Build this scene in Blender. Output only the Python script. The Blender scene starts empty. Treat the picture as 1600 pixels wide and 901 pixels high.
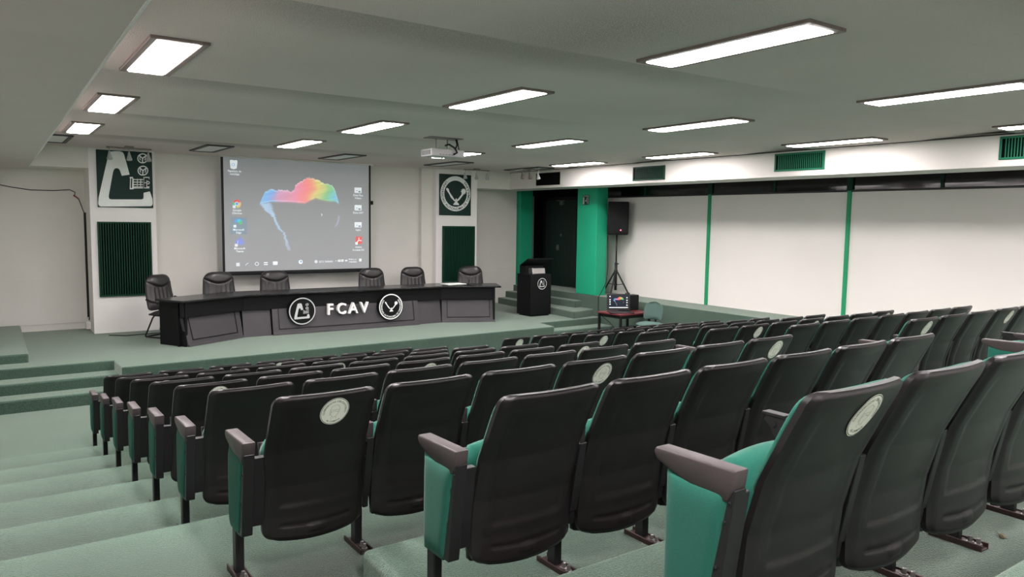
import bpy, bmesh, math, random
from mathutils import Vector, Matrix
from mathutils.geometry import tessellate_polygon
random.seed(7)
SC = bpy.context.scene
COL = SC.collection
H = 2.67            # camera height over the hall floor
PI = math.pi

# ------------------------------------------------------------------ materials
def lin(c):
    c = c / 255.0
    return c / 12.92 if c <= 0.04045 else ((c + 0.055) / 1.055) ** 2.4
def rgb(r, g, b): return (lin(r), lin(g), lin(b), 1.0)

def mat(name, col, rough=0.6, spec=0.5, metal=0.0, noise=0.0, nscale=40.0, bump=0.0, bscale=200.0, emit=None, estr=0.0, sheen=0.0):
    m = bpy.data.materials.new(name); m.use_nodes = True
    nt = m.node_tree; b = nt.nodes['Principled BSDF']
    b.inputs['Base Color'].default_value = col
    b.inputs['Roughness'].default_value = rough
    b.inputs['Specular IOR Level'].default_value = spec
    b.inputs['Metallic'].default_value = metal
    if sheen:
        b.inputs['Sheen Weight'].default_value = sheen; b.inputs['Sheen Roughness'].default_value = .45; b.inputs['Sheen Tint'].default_value = (.68, .75, .67, 1)
    tc = None
    if noise > 0 or bump > 0:
        tc = nt.nodes.new('ShaderNodeTexCoord')
    if noise > 0:
        n = nt.nodes.new('ShaderNodeTexNoise'); n.inputs['Scale'].default_value = nscale; n.inputs['Detail'].default_value = 6
        nt.links.new(tc.outputs['Object'], n.inputs['Vector'])
        r = nt.nodes.new('ShaderNodeMapRange'); r.inputs['From Min'].default_value = 0.3; r.inputs['From Max'].default_value = 0.7
        r.inputs['To Min'].default_value = 1 - noise; r.inputs['To Max'].default_value = 1 + noise
        nt.links.new(n.outputs['Fac'], r.inputs['Value'])
        mx = nt.nodes.new('ShaderNodeVectorMath'); mx.operation = 'SCALE'
        mx.inputs[0].default_value = col[:3]
        nt.links.new(r.outputs['Result'], mx.inputs['Scale'])
        nt.links.new(mx.outputs['Vector'], b.inputs['Base Color'])
    if bump > 0:
        n2 = nt.nodes.new('ShaderNodeTexNoise'); n2.inputs['Scale'].default_value = bscale; n2.inputs['Detail'].default_value = 3
        nt.links.new(tc.outputs['Object'], n2.inputs['Vector'])
        bp = nt.nodes.new('ShaderNodeBump'); bp.inputs['Strength'].default_value = bump; bp.inputs['Distance'].default_value = 0.01
        nt.links.new(n2.outputs['Fac'], bp.inputs['Height']); nt.links.new(bp.outputs['Normal'], b.inputs['Normal'])
    if emit:
        b.inputs['Emission Color'].default_value = emit; b.inputs['Emission Strength'].default_value = estr
    return m

M = {}
LENS_E, LAMP_W = 46.0, 38.0
M['carpet'] = mat('green_carpet', rgb(64, 85, 73), 0.95, 0.1, sheen=.68, noise=0.42, nscale=95, bump=0.7, bscale=160)
M['wall'] = mat('white_wall', rgb(228, 225, 219), 0.75, 0.3, noise=0.02, nscale=2.0, bump=0.05, bscale=30)
M['column'] = mat('column_paint', rgb(246, 243, 240), 0.7, 0.3, noise=0.015, nscale=2.0)
M['panelwhite'] = mat('white_panel', rgb(229, 225, 220), 0.7, 0.3, noise=0.012, nscale=1.2)
M['soffit'] = mat('soffit_paint', rgb(226, 214, 211), 0.8, 0.2, noise=0.02, nscale=3)
M['edge'] = mat('white_edge', rgb(250, 248, 246), 0.5)
M['green'] = mat('emerald_paint', rgb(30, 165, 125), 0.55, 0.4, noise=0.03, nscale=3)
M['greentrim'] = mat('emerald_trim', rgb(28, 150, 100), 0.5, 0.4)
M['dkgreen'] = mat('dark_green_slat', rgb(12, 62, 44), 0.5, 0.25)
M['vent'] = mat('vent_green', rgb(22, 110, 80), 0.5, 0.4)
M['board'] = mat('dark_green_board', rgb(15, 48, 42), 0.45, 0.25)
M['black'] = mat('black_matte', rgb(18, 18, 20), 0.6, 0.3)
M['hole'] = mat('black_recess', rgb(8, 9, 9), 0.9, 0.1)
M['door'] = mat('blackish_green_door', rgb(14, 34, 29), 0.45, 0.4)
M['glass'] = mat('dark_glass', rgb(16, 14, 15), 0.08, 0.6)
M['shell'] = mat('seat_shell_plastic', rgb(26, 22, 23), 0.33, 0.5, noise=0.16, nscale=7, bump=0.12, bscale=420)
M['arm'] = mat('armrest_plastic', rgb(62, 55, 55), 0.5, 0.45, noise=0.06, nscale=30)
M['fabric'] = mat('teal_green_fabric', rgb(33, 96, 82), 0.9, 0.15, noise=0.06, nscale=180, bump=0.2, bscale=500, sheen=0.2)
M['frame'] = mat('black_metal', rgb(24, 23, 25), 0.45, 0.5)
M['foot'] = mat('worn_copper_brown_metal', rgb(62, 48, 46), 0.4, 0.5, metal=0.5, noise=0.2, nscale=60)
M['bolt'] = mat('bare_steel', rgb(150, 146, 145), 0.35, 0.5, metal=0.8)
M['sticker'] = mat('sticker_paper', rgb(240, 243, 230), 0.5, 0.4)
M['stickink'] = mat('sticker_ink', rgb(70, 96, 80), 0.6)
M['stickline'] = mat('sticker_line', rgb(186, 198, 178), 0.6)
M['desk'] = mat('black_desk_front', rgb(11, 11, 13), 0.5, 0.25, noise=0.06, nscale=6)
M['desklow'] = mat('charcoal_desk_panel', rgb(62, 60, 63), 0.42, 0.4, noise=0.08, nscale=5)
M['desktop'] = mat('charcoal_desk_top', rgb(28, 27, 28), 0.25, 0.4, noise=0.08, nscale=9)
M['leather'] = mat('black_leather', rgb(44, 42, 43), 0.33, 0.55, noise=0.06, nscale=20, bump=0.08, bscale=120)
M['leatherdk'] = mat('black_leather_pad', rgb(46, 42, 47), 0.38, 0.5, bump=0.08, bscale=120)
M['white'] = mat('white_lettering', rgb(240, 240, 238), 0.5)
M['silver'] = mat('silver_emblem', rgb(190, 194, 194), 0.45, 0.5, noise=0.05, nscale=12)
M['emblemwhite'] = mat('emblem_white', rgb(246, 250, 247), 0.5, noise=0.03, nscale=8)
M['ink'] = mat('dark_ink', rgb(30, 44, 42), 0.6)
M['trim'] = mat('fixture_frame', rgb(128, 114, 110), 0.4, 0.5, metal=0.1, noise=0.1, nscale=10)
M['trimdk'] = mat('fixture_frame_dark', rgb(52, 52, 52), 0.45, 0.5)
M['lens'] = mat('lit_diffuser', rgb(250, 250, 250), 0.5, emit=(1.0, 0.93, 0.935, 1), estr=LENS_E)
M['lensoff'] = mat('unlit_diffuser', rgb(240, 237, 236), 0.4, 0.5)
M['projector'] = mat('projector_plastic', rgb(196, 192, 194), 0.45, noise=0.04, nscale=20)
M['grey'] = mat('grey_metal', rgb(122, 124, 124), 0.4, 0.5, metal=0.6)
M['lampwhite'] = mat('spot_head', rgb(176, 180, 178), 0.4, 0.5)
M['screenframe'] = mat('screen_border', rgb(12, 11, 13), 0.6)
M['wood'] = mat('maroon_table_top', rgb(96, 40, 46), 0.35, 0.5, noise=0.15, nscale=14)
M['chairgreen'] = mat('grey_green_upholstery', rgb(78, 100, 94), 0.9, 0.15, noise=0.05, nscale=120, bump=0.15, bscale=400)
M['red'] = mat('red_tape', rgb(150, 40, 50), 0.6)
M['led'] = mat('red_led', rgb(255, 80, 110), 0.4, emit=(1, 0.18, 0.3, 1), estr=2.5)
M['key'] = mat('laptop_black', rgb(26, 26, 28), 0.4)
M['paper'] = mat('white_paper', rgb(226, 232, 224), 0.7)
M['leaf'] = mat('dry_leaf', rgb(120, 112, 84), 0.8)
M['chrome'] = mat('chrome', rgb(196, 194, 194), 0.18, 0.5, metal=0.9)

def wear(m, amount, scale):
    nt = m.node_tree; b = nt.nodes['Principled BSDF']; old = b.inputs['Base Color'].links[0].from_socket
    tc = nt.nodes.new('ShaderNodeTexCoord'); n = nt.nodes.new('ShaderNodeTexNoise'); n.inputs['Scale'].default_value = scale; n.inputs['Detail'].default_value = 5
    nt.links.new(tc.outputs['Object'], n.inputs['Vector'])
    r = nt.nodes.new('ShaderNodeMapRange'); r.inputs['From Min'].default_value = .3; r.inputs['From Max'].default_value = .7
    r.inputs['To Min'].default_value = 1 - amount; r.inputs['To Max'].default_value = 1 + amount
    nt.links.new(n.outputs['Fac'], r.inputs['Value'])
    mx = nt.nodes.new('ShaderNodeVectorMath'); mx.operation = 'SCALE'; nt.links.new(old, mx.inputs[0]); nt.links.new(r.outputs['Result'], mx.inputs['Scale'])
    nt.links.new(mx.outputs['Vector'], b.inputs['Base Color'])
wear(M['carpet'], .10, 1.6)
# step shading painted into the tiers' carpet: paler front edge, darker further back
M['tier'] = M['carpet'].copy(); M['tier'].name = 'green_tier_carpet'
def nosing_shading(m):
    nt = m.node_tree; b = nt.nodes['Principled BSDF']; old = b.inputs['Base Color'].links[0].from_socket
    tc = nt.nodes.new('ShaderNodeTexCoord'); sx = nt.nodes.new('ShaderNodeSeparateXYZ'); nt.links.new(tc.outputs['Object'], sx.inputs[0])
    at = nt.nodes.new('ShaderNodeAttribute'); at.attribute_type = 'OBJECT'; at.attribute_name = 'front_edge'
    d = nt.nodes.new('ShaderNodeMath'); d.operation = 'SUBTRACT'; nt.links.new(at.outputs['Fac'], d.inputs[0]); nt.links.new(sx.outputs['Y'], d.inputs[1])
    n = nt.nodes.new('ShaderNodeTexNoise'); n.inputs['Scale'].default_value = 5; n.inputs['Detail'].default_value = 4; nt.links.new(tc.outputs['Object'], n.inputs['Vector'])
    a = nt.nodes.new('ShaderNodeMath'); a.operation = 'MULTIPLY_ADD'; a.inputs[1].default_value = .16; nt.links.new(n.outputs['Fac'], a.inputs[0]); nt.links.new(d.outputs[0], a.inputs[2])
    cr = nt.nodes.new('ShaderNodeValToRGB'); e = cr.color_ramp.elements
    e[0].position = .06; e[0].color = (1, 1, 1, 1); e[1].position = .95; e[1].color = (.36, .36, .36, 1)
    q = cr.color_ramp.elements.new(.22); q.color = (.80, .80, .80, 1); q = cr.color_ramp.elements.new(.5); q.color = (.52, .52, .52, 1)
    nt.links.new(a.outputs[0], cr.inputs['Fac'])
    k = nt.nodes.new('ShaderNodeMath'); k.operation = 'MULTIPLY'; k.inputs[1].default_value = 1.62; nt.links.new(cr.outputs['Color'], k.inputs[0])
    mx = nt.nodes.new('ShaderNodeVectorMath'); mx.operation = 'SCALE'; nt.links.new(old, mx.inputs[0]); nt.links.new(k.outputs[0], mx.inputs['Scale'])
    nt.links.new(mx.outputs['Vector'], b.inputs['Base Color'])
nosing_shading(M['tier'])
def ceiling_mat():
    m = bpy.data.materials.new('popcorn_ceiling'); m.use_nodes = True
    nt = m.node_tree; b = nt.nodes['Principled BSDF']; b.inputs['Roughness'].default_value = 0.95
    b.inputs['Specular IOR Level'].default_value = 0.1
    tc = nt.nodes.new('ShaderNodeTexCoord')
    n = nt.nodes.new('ShaderNodeTexNoise'); n.inputs['Scale'].default_value = 110; n.inputs['Detail'].default_value = 4
    nt.links.new(tc.outputs['Object'], n.inputs['Vector'])
    n2 = nt.nodes.new('ShaderNodeTexNoise'); n2.inputs['Scale'].default_value = 0.45; n2.inputs['Detail'].default_value = 3
    nt.links.new(tc.outputs['Object'], n2.inputs['Vector'])
    r = nt.nodes.new('ShaderNodeMapRange'); r.inputs['From Min'].default_value = .3; r.inputs['From Max'].default_value = .7
    r.inputs['To Min'].default_value = .93; r.inputs['To Max'].default_value = 1.05
    nt.links.new(n2.outputs['Fac'], r.inputs['Value'])
    # a sooty speckled patch beside the first fixture (a stain with its own outline)
    sep = nt.nodes.new('ShaderNodeVectorMath'); sep.operation = 'SUBTRACT'; sep.inputs[1].default_value = (3.35, 3.75, CZ)
    nt.links.new(tc.outputs['Object'], sep.inputs[0])
    sc = nt.nodes.new('ShaderNodeVectorMath'); sc.operation = 'MULTIPLY'; sc.inputs[1].default_value = (1.25, .75, 1)
    nt.links.new(sep.outputs['Vector'], sc.inputs[0])
    ln = nt.nodes.new('ShaderNodeVectorMath'); ln.operation = 'LENGTH'; nt.links.new(sc.outputs['Vector'], ln.inputs[0])
    fo = nt.nodes.new('ShaderNodeMapRange'); fo.inputs['From Min'].default_value = .15; fo.inputs['From Max'].default_value = 1.15
    fo.inputs['To Min'].default_value = 1; fo.inputs['To Max'].default_value = 0
    nt.links.new(ln.outputs['Value'], fo.inputs['Value'])
    th = nt.nodes.new('ShaderNodeMapRange'); th.inputs['From Min'].default_value = .40; th.inputs['From Max'].default_value = .62
    th.inputs['To Min'].default_value = 0; th.inputs['To Max'].default_value = 1
    nt.links.new(n.outputs['Fac'], th.inputs['Value'])
    mu = nt.nodes.new('ShaderNodeMath'); mu.operation = 'MULTIPLY'; nt.links.new(fo.outputs['Result'], mu.inputs[0]); nt.links.new(th.outputs['Result'], mu.inputs[1])
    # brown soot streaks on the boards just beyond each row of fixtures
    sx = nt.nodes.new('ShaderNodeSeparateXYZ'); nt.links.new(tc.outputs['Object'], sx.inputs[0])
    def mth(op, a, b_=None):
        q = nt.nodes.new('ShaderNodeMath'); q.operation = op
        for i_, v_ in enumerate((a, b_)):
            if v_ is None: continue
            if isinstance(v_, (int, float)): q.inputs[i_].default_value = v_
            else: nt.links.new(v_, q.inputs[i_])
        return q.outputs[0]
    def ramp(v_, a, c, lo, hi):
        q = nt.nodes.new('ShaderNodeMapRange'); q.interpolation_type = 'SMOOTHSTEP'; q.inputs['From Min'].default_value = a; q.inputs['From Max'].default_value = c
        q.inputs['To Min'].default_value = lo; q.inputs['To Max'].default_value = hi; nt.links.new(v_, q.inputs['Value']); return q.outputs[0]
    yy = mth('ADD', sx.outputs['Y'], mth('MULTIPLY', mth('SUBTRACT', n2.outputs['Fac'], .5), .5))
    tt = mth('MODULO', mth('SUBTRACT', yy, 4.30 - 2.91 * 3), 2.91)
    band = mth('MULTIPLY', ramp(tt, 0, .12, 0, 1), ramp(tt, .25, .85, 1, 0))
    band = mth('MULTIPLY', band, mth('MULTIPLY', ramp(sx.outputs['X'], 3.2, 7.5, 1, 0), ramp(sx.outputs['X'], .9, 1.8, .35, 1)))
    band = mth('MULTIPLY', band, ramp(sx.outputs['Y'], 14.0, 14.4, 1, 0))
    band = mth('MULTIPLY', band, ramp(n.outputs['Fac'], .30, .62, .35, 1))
    mu2 = nt.nodes.new('ShaderNodeMath'); mu2.operation = 'MULTIPLY'; mu2.inputs[1].default_value = .5; nt.links.new(mu.outputs['Value'], mu2.inputs[0])
    base = nt.nodes.new('ShaderNodeVectorMath'); base.operation = 'SCALE'; base.inputs[0].default_value = rgb(231, 217, 214)[:3]
    nt.links.new(r.outputs['Result'], base.inputs['Scale'])
    mix = nt.nodes.new('ShaderNodeMix'); mix.data_type = 'RGBA'
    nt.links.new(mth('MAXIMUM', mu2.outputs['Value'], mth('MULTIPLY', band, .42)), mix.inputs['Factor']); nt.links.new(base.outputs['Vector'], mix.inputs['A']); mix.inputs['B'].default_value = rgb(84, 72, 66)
    nt.links.new(mix.outputs['Result'], b.inputs['Base Color'])
    bp = nt.nodes.new('ShaderNodeBump'); bp.inputs['Strength'].default_value = .55; bp.inputs['Distance'].default_value = .012
    nt.links.new(n.outputs['Fac'], bp.inputs['Height']); nt.links.new(bp.outputs['Normal'], b.inputs['Normal'])
    return m
CZ = 3.89
M['ceiling'] = ceiling_mat()

def attr_mat(name, base, estr, rough=.7):
    m = bpy.data.materials.new(name); m.use_nodes = True
    nt = m.node_tree; b = nt.nodes['Principled BSDF']
    b.inputs['Base Color'].default_value = base; b.inputs['Roughness'].default_value = rough
    a = nt.nodes.new('ShaderNodeVertexColor'); a.layer_name = 'picture'
    nt.links.new(a.outputs['Color'], b.inputs['Emission Color']); b.inputs['Emission Strength'].default_value = estr
    return m
SCREEN_E = 1.0
M['projected'] = attr_mat('projected_picture', rgb(178, 180, 182), SCREEN_E)
M['lcd'] = attr_mat('lcd_picture', rgb(10, 10, 12), 1.0, .2)
M['iconwhite'] = mat('projected_white', rgb(220, 225, 228), .7, emit=(.62, .68, .70, 1), estr=.75)
def glow(name, r, g, b, s=.6): return mat(name, rgb(r, g, b), .7, emit=rgb(r, g, b), estr=s)
M['ic_red'] = glow('icon_red', 214, 96, 92, .6); M['ic_yel'] = glow('icon_yellow', 214, 188, 120, .6); M['ic_grn'] = glow('icon_green', 110, 176, 130, .6)
M['ic_blu'] = glow('icon_blue', 100, 156, 206, .6); M['ic_cyan'] = glow('icon_cyan', 90, 186, 206, .6); M['ic_pur'] = glow('icon_purple', 128, 142, 200, .6)
M['ic_sel'] = glow('icon_select', 140, 158, 172, .4)

# ------------------------------------------------------------------ mesh helpers
def tag(o, label=None, cat=None, group=None, kind=None):
    if label: o['label'] = label
    if cat: o['category'] = cat
    if group: o['group'] = group
    if kind: o['kind'] = kind
    return o
def mesh_of(name, bm, mats, smooth=False, autosmooth=None):
    me = bpy.data.meshes.new(name)
    bmesh.ops.recalc_face_normals(bm, faces=bm.faces)
    bm.to_mesh(me); bm.free()
    for m in (mats if isinstance(mats, (list, tuple)) else [mats]): me.materials.append(m)
    if smooth:
        for p in me.polygons: p.use_smooth = True
        if autosmooth: me.set_sharp_from_angle(angle=math.radians(autosmooth))
    return me
def link(name, me, parent=None, loc=(0, 0, 0), rz=0.0):
    o = bpy.data.objects.new(name, me); COL.objects.link(o)
    o.location = loc; o.rotation_euler = (0, 0, rz)
    if parent: o.parent = parent
    return o
def obj(name, bm, mats, parent=None, loc=(0, 0, 0), rz=0.0, smooth=False, autosmooth=None):
    return link(name, mesh_of(name, bm, mats, smooth, autosmooth), parent, loc, rz)
def empty(name, loc, rz=0.0):
    o = bpy.data.objects.new(name, None); o.empty_display_size = .2; COL.objects.link(o)
    o.location = loc; o.rotation_euler = (0, 0, rz); return o
def thing(name, label, cat, loc, rz=0.0, group=None):
    return tag(empty(name, loc, rz), label, cat, group)
def struct(name, bm, m, smooth=False):
    return tag(obj(name, bm, m, smooth=smooth), kind='structure')
def nb(): return bmesh.new()
def setmi(faces, mi):
    for f in faces: f.material_index = mi
def box(bm, x0, x1, y0, y1, z0, z1, bev=0.0, mi=0, seg=2):
    r = bmesh.ops.create_cube(bm, size=1.0)
    vs = r['verts']
    bmesh.ops.scale(bm, verts=vs, vec=(x1 - x0, y1 - y0, z1 - z0))
    bmesh.ops.translate(bm, verts=vs, vec=((x0 + x1) / 2, (y0 + y1) / 2, (z0 + z1) / 2))
    fs = list({f for v in vs for f in v.link_faces})
    setmi(fs, mi)
    if bev > 0:
        es = list({e for v in vs for e in v.link_edges})
        rr = bmesh.ops.bevel(bm, geom=es, offset=bev, segments=seg, affect='EDGES', profile=.5)
        setmi(rr['faces'], mi); vs = list({v for f in rr['faces'] for v in f.verts} | {v for v in vs if v.is_valid})
    return vs
def prism(bm, pts, axis, a0, a1, bev=0.0, mi=0, seg=2):
    """polygon pts in the plane normal to axis, extruded a0..a1; for 'x' pts=(y,z), 'y' pts=(x,z), 'z' pts=(x,y)"""
    def P(p, a):
        return {'x': (a, p[0], p[1]), 'y': (p[0], a, p[1]), 'z': (p[0], p[1], a)}[axis]
    A = [bm.verts.new(P(p, a0)) for p in pts]; B = [bm.verts.new(P(p, a1)) for p in pts]
    fs = [bm.faces.new(A), bm.faces.new(B[::-1])]
    n = len(pts)
    for i in range(n): fs.append(bm.faces.new((A[i], B[i], B[(i + 1) % n], A[(i + 1) % n])))
    setmi(fs, mi)
    bmesh.ops.recalc_face_normals(bm, faces=fs)
    if bev > 0:
        es = list({e for f in fs for e in f.edges})
        rr = bmesh.ops.bevel(bm, geom=es, offset=bev, segments=seg, affect='EDGES', profile=.5); setmi(rr['faces'], mi)
def tube(bm, pts, r, n=8, mi=0, r2=None):
    pts = [Vector(p) for p in pts]; rings = []
    m = len(pts)
    for i, p in enumerate(pts):
        d = (pts[min(i + 1, m - 1)] - pts[max(i - 1, 0)]).normalized()
        u = d.orthogonal().normalized() if i == 0 else (rings_u - d * rings_u.dot(d)).normalized()
        rings_u = u; w = d.cross(u)
        rr = r if r2 is None else r + (r2 - r) * i / (m - 1)
        rings.append([bm.verts.new(p + (u * math.cos(2 * PI * k / n) + w * math.sin(2 * PI * k / n)) * rr) for k in range(n)])
    fs = []
    for a, b in zip(rings, rings[1:]):
        for k in range(n): fs.append(bm.faces.new((a[k], a[(k + 1) % n], b[(k + 1) % n], b[k])))
    fs.append(bm.faces.new(rings[0][::-1])); fs.append(bm.faces.new(rings[-1])); setmi(fs, mi)
def lathe(bm, prof, n=24, mi=0, mtx=None):
    rings = []; mtx = mtx or Matrix()
    for r, z in prof:
        rings.append([bm.verts.new(mtx @ Vector((r * math.cos(2 * PI * k / n), r * math.sin(2 * PI * k / n), z))) for k in range(n)])
    fs = []
    for a, b in zip(rings, rings[1:]):
        for k in range(n): fs.append(bm.faces.new((a[k], a[(k + 1) % n], b[(k + 1) % n], b[k])))
    fs.append(bm.faces.new(rings[0][::-1])); fs.append(bm.faces.new(rings[-1])); setmi(fs, mi)
def slab(bm, nu, nv, pos, mi_back=0, mi_front=0):
    """two-sided pillow: pos(u,v,side) -> xyz, u,v in 0..1, side 0 back 1 front"""
    g = [[[bm.verts.new(pos(i / nu, j / nv, s)) for i in range(nu + 1)] for j in range(nv + 1)] for s in (0, 1)]
    for s in (0, 1):
        for j in range(nv):
            for i in range(nu):
                q = (g[s][j][i], g[s][j][i + 1], g[s][j + 1][i + 1], g[s][j + 1][i])
                f = bm.faces.new(q if s == 0 else q[::-1]); f.material_index = mi_back if s == 0 else mi_front
    ring = [(0, i) for i in range(nu)] + [(j, nu) for j in range(nv)] + [(nv, i) for i in range(nu, 0, -1)] + [(j, 0) for j in range(nv, 0, -1)]
    for k in range(len(ring)):
        a, b = ring[k], ring[(k + 1) % len(ring)]
        f = bm.faces.new((g[0][a[0]][a[1]], g[1][a[0]][a[1]], g[1][b[0]][b[1]], g[0][b[0]][b[1]])); f.material_index = mi_back
def interp(tab, x):
    if x <= tab[0][0]: return tab[0][1]
    for (a, p), (b, q) in zip(tab, tab[1:]):
        if x <= b:
            t = (x - a) / (b - a); return p + (q - p) * t
    return tab[-1][1]
def smooth(a, b, x):
    t = max(0., min(1., (x - a) / (b - a))); return t * t * (3 - 2 * t)

# flat figures: everything is drawn in a 2-D plane, then mapped by fn(x,y,layer)->xyz
def poly(bm, pts, fn, lay=0, mi=0, th=0.0):
    vs = [bm.verts.new(fn(p[0], p[1], lay)) for p in pts]
    for t in tessellate_polygon([[Vector((p[0], p[1], 0)) for p in pts]]):
        f = bm.faces.new([vs[i] for i in t]); f.material_index = mi
def stroke(bm, pts, w, fn, lay=0, mi=0, closed=False):
    n = len(pts); L = []; R = []
    for i in range(n):
        a = Vector(pts[(i - 1) % n] if (closed or i > 0) else pts[i]); b = Vector(pts[(i + 1) % n] if (closed or i < n - 1) else pts[i])
        d = (b - a); d = d.normalized() if d.length > 0 else Vector((1, 0)); nn = Vector((-d.y, d.x)); p = Vector(pts[i])
        ww = w[i] if isinstance(w, (list, tuple)) else w
        L.append(bm.verts.new(fn(*(p + nn * ww / 2), lay))); R.append(bm.verts.new(fn(*(p - nn * ww / 2), lay)))
    for i in range(n if closed else n - 1):
        j = (i + 1) % n
        f = bm.faces.new((R[i], R[j], L[j], L[i])); f.material_index = mi
def circ(cx, cy, r, n=40, ry=None, a0=0, a1=2 * PI, end=False):
    ry = ry or r; m = n + 1 if end else n
    return [(cx + r * math.cos(a0 + (a1 - a0) * k / n), cy + ry * math.sin(a0 + (a1 - a0) * k / n)) for k in range(m)]
TEXT_CACHE = {}
def text_geo(s, bold=0.0):
    k = (s, bold)
    if k in TEXT_CACHE: return TEXT_CACHE[k]
    cu = bpy.data.curves.new('glyphs', 'FONT'); cu.body = s; cu.size = 1.0; cu.align_x = 'CENTER'; cu.offset = bold; cu.resolution_u = 3
    o = bpy.data.objects.new('glyphs', cu); COL.objects.link(o)
    bpy.context.view_layer.update()
    dg = bpy.context.evaluated_depsgraph_get(); e = o.evaluated_get(dg); me = e.to_mesh()
    V = [(v.co.x, v.co.y) for v in me.vertices]; F = [tuple(p.vertices) for p in me.polygons]
    e.to_mesh_clear(); bpy.data.objects.remove(o); bpy.data.curves.remove(cu)
    TEXT_CACHE[k] = (V, F); return V, F
def text(bm, s, cx, cy, size, fn, lay=0, mi=0, bold=0.0, xs=1.0):
    V, F = text_geo(s, bold)
    vs = [bm.verts.new(fn(cx + x * size * xs, cy + (y - .35) * size, lay)) for x, y in V]
    for f in F:
        ff = bm.faces.new([vs[i] for i in f]); ff.material_index = mi
def arctext(bm, s, cx, cy, r, size, mid, fn, inward=False, lay=0, mi=0, bold=0.0, spread=1.0, ry=None):
    """mid: angle of the middle of the text; inward: letter tops point to the centre (reads along the bottom)"""
    V, F = text_geo(s, bold); k = (ry or r) / r
    vs = []
    for x, y in V:
        yy = (y - .35) * size; xx = x * size * spread
        if inward: a = mid + xx / r; rr = r - yy
        else: a = mid - xx / r; rr = r + yy
        vs.append(bm.verts.new(fn(cx + rr * math.cos(a), cy + rr * math.sin(a) * k, lay)))
    for f in F:
        ff = bm.faces.new([vs[i] for i in f]); ff.material_index = mi
def solid(bm, pts, fn, l0, l1, mi=0):
    A = [bm.verts.new(fn(p[0], p[1], l0)) for p in pts]; B = [bm.verts.new(fn(p[0], p[1], l1)) for p in pts]
    fs = [bm.faces.new(A[::-1]), bm.faces.new(B)]
    for i in range(len(pts)):
        j = (i + 1) % len(pts); fs.append(bm.faces.new((A[i], A[j], B[j], B[i])))
    setmi(fs, mi); bmesh.ops.triangulate(bm, faces=fs[:2])

# ------------------------------------------------------------------ camera
f_px, yaw, pitch, roll = 1167.15, 0.6120, 0.0897, 0.0145
cy_, sy_, cp_, sp_ = math.cos(yaw), math.sin(yaw), math.cos(pitch), math.sin(pitch)
fw = Vector((sy_ * cp_, cy_ * cp_, -sp_)); rt = Vector((cy_, -sy_, 0)); up = rt.cross(fw)
rt2 = math.cos(roll) * rt + math.sin(roll) * up; up2 = -math.sin(roll) * rt + math.cos(roll) * up
cam_d = bpy.data.cameras.new('camera'); cam = bpy.data.objects.new('camera', cam_d); COL.objects.link(cam)
cam.matrix_world = Matrix(((rt2.x, up2.x, -fw.x, 0), (rt2.y, up2.y, -fw.y, 0), (rt2.z, up2.z, -fw.z, H), (0, 0, 0, 1)))
cam_d.sensor_width = 36; cam_d.lens = f_px * 36 / 1600; cam_d.clip_start = .02; cam_d.clip_end = 100
SC.camera = cam

# ------------------------------------------------------------------ the room
YB, YN = 15.66, 16.5                # faces of the columns / of the recessed wall
XL, XS, XBM, XLG, XW = -1.5, .61, 10.88, 11.62, 12.48
ZST, ZLG, ZSF = .48, .96, 3.50      # stage, ledge, underside of the beams
YBACK = -4.0
YS = {1: 9.119, 2: 8.155, 3: 7.19, 4: 6.23, 5: 5.265, 6: 4.30, 7: 3.19, 8: 2.19, 9: 1.11}
ZF = {1: 0.0, 2: .156, 3: .314, 4: .471, 5: .629, 6: .786, 7: .969, 8: 1.113, 9: 1.305}

b = nb(); box(b, XL - .1, XW + .2, YBACK - .1, YN + .2, -.2, 0); struct('floor', b, M['carpet'])
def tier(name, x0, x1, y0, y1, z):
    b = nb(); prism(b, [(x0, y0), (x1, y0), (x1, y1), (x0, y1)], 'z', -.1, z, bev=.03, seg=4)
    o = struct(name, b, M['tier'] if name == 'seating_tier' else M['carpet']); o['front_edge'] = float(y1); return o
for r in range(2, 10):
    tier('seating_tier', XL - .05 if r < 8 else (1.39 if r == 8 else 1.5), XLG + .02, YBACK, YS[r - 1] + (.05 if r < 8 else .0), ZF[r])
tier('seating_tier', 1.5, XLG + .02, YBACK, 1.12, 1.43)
# stage
b = nb()
prism(b, [(XL, 12.63), (1.50, 12.63), (1.52, 11.98), (9.70, 12.24), (9.79, 12.85), (XLG + .05, 12.93), (XLG + .05, YN + .05), (XL, YN + .05)], 'z', -.1, ZST, bev=.02, seg=3)
struct('stage_floor', b, M['carpet'])
for y0, y1, z in ((11.89, 12.7, .177), (12.245, 12.7, .333)):
    tier('stair', XL, 1.56, y0, y1, z)
for y0, y1, z in ((12.15, 12.95, .177), (12.5, 12.95, .333)):
    tier('stair', 9.7, XLG + .02, y0, y1, z)
tier('stair', XL, .432, 13.06, YN + .05, .613)
tier('stair', XL, .06, 13.9, YN + .05, .75)
def ptier(name, pts, z):
    b = nb(); prism(b, pts, 'z', .1, z, bev=.02, seg=3); struct(name, b, M['carpet'])
ptier('stair', [(10.87, 13.0), (XLG + .02, 13.2), (XLG + .02, YN), (11.12, YN)], .64)
ptier('stair', [(11.40, 13.62), (XLG + .02, 13.66), (XLG + .02, YN), (11.36, YN)], .80)
b = nb(); prism(b, [(XLG, YBACK), (XW + .1, YBACK), (XW + .1, YN + .05), (XLG, YN + .05)], 'z', -.1, ZLG, bev=.015, seg=3); struct('side_ledge', b, M['carpet'])

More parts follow.
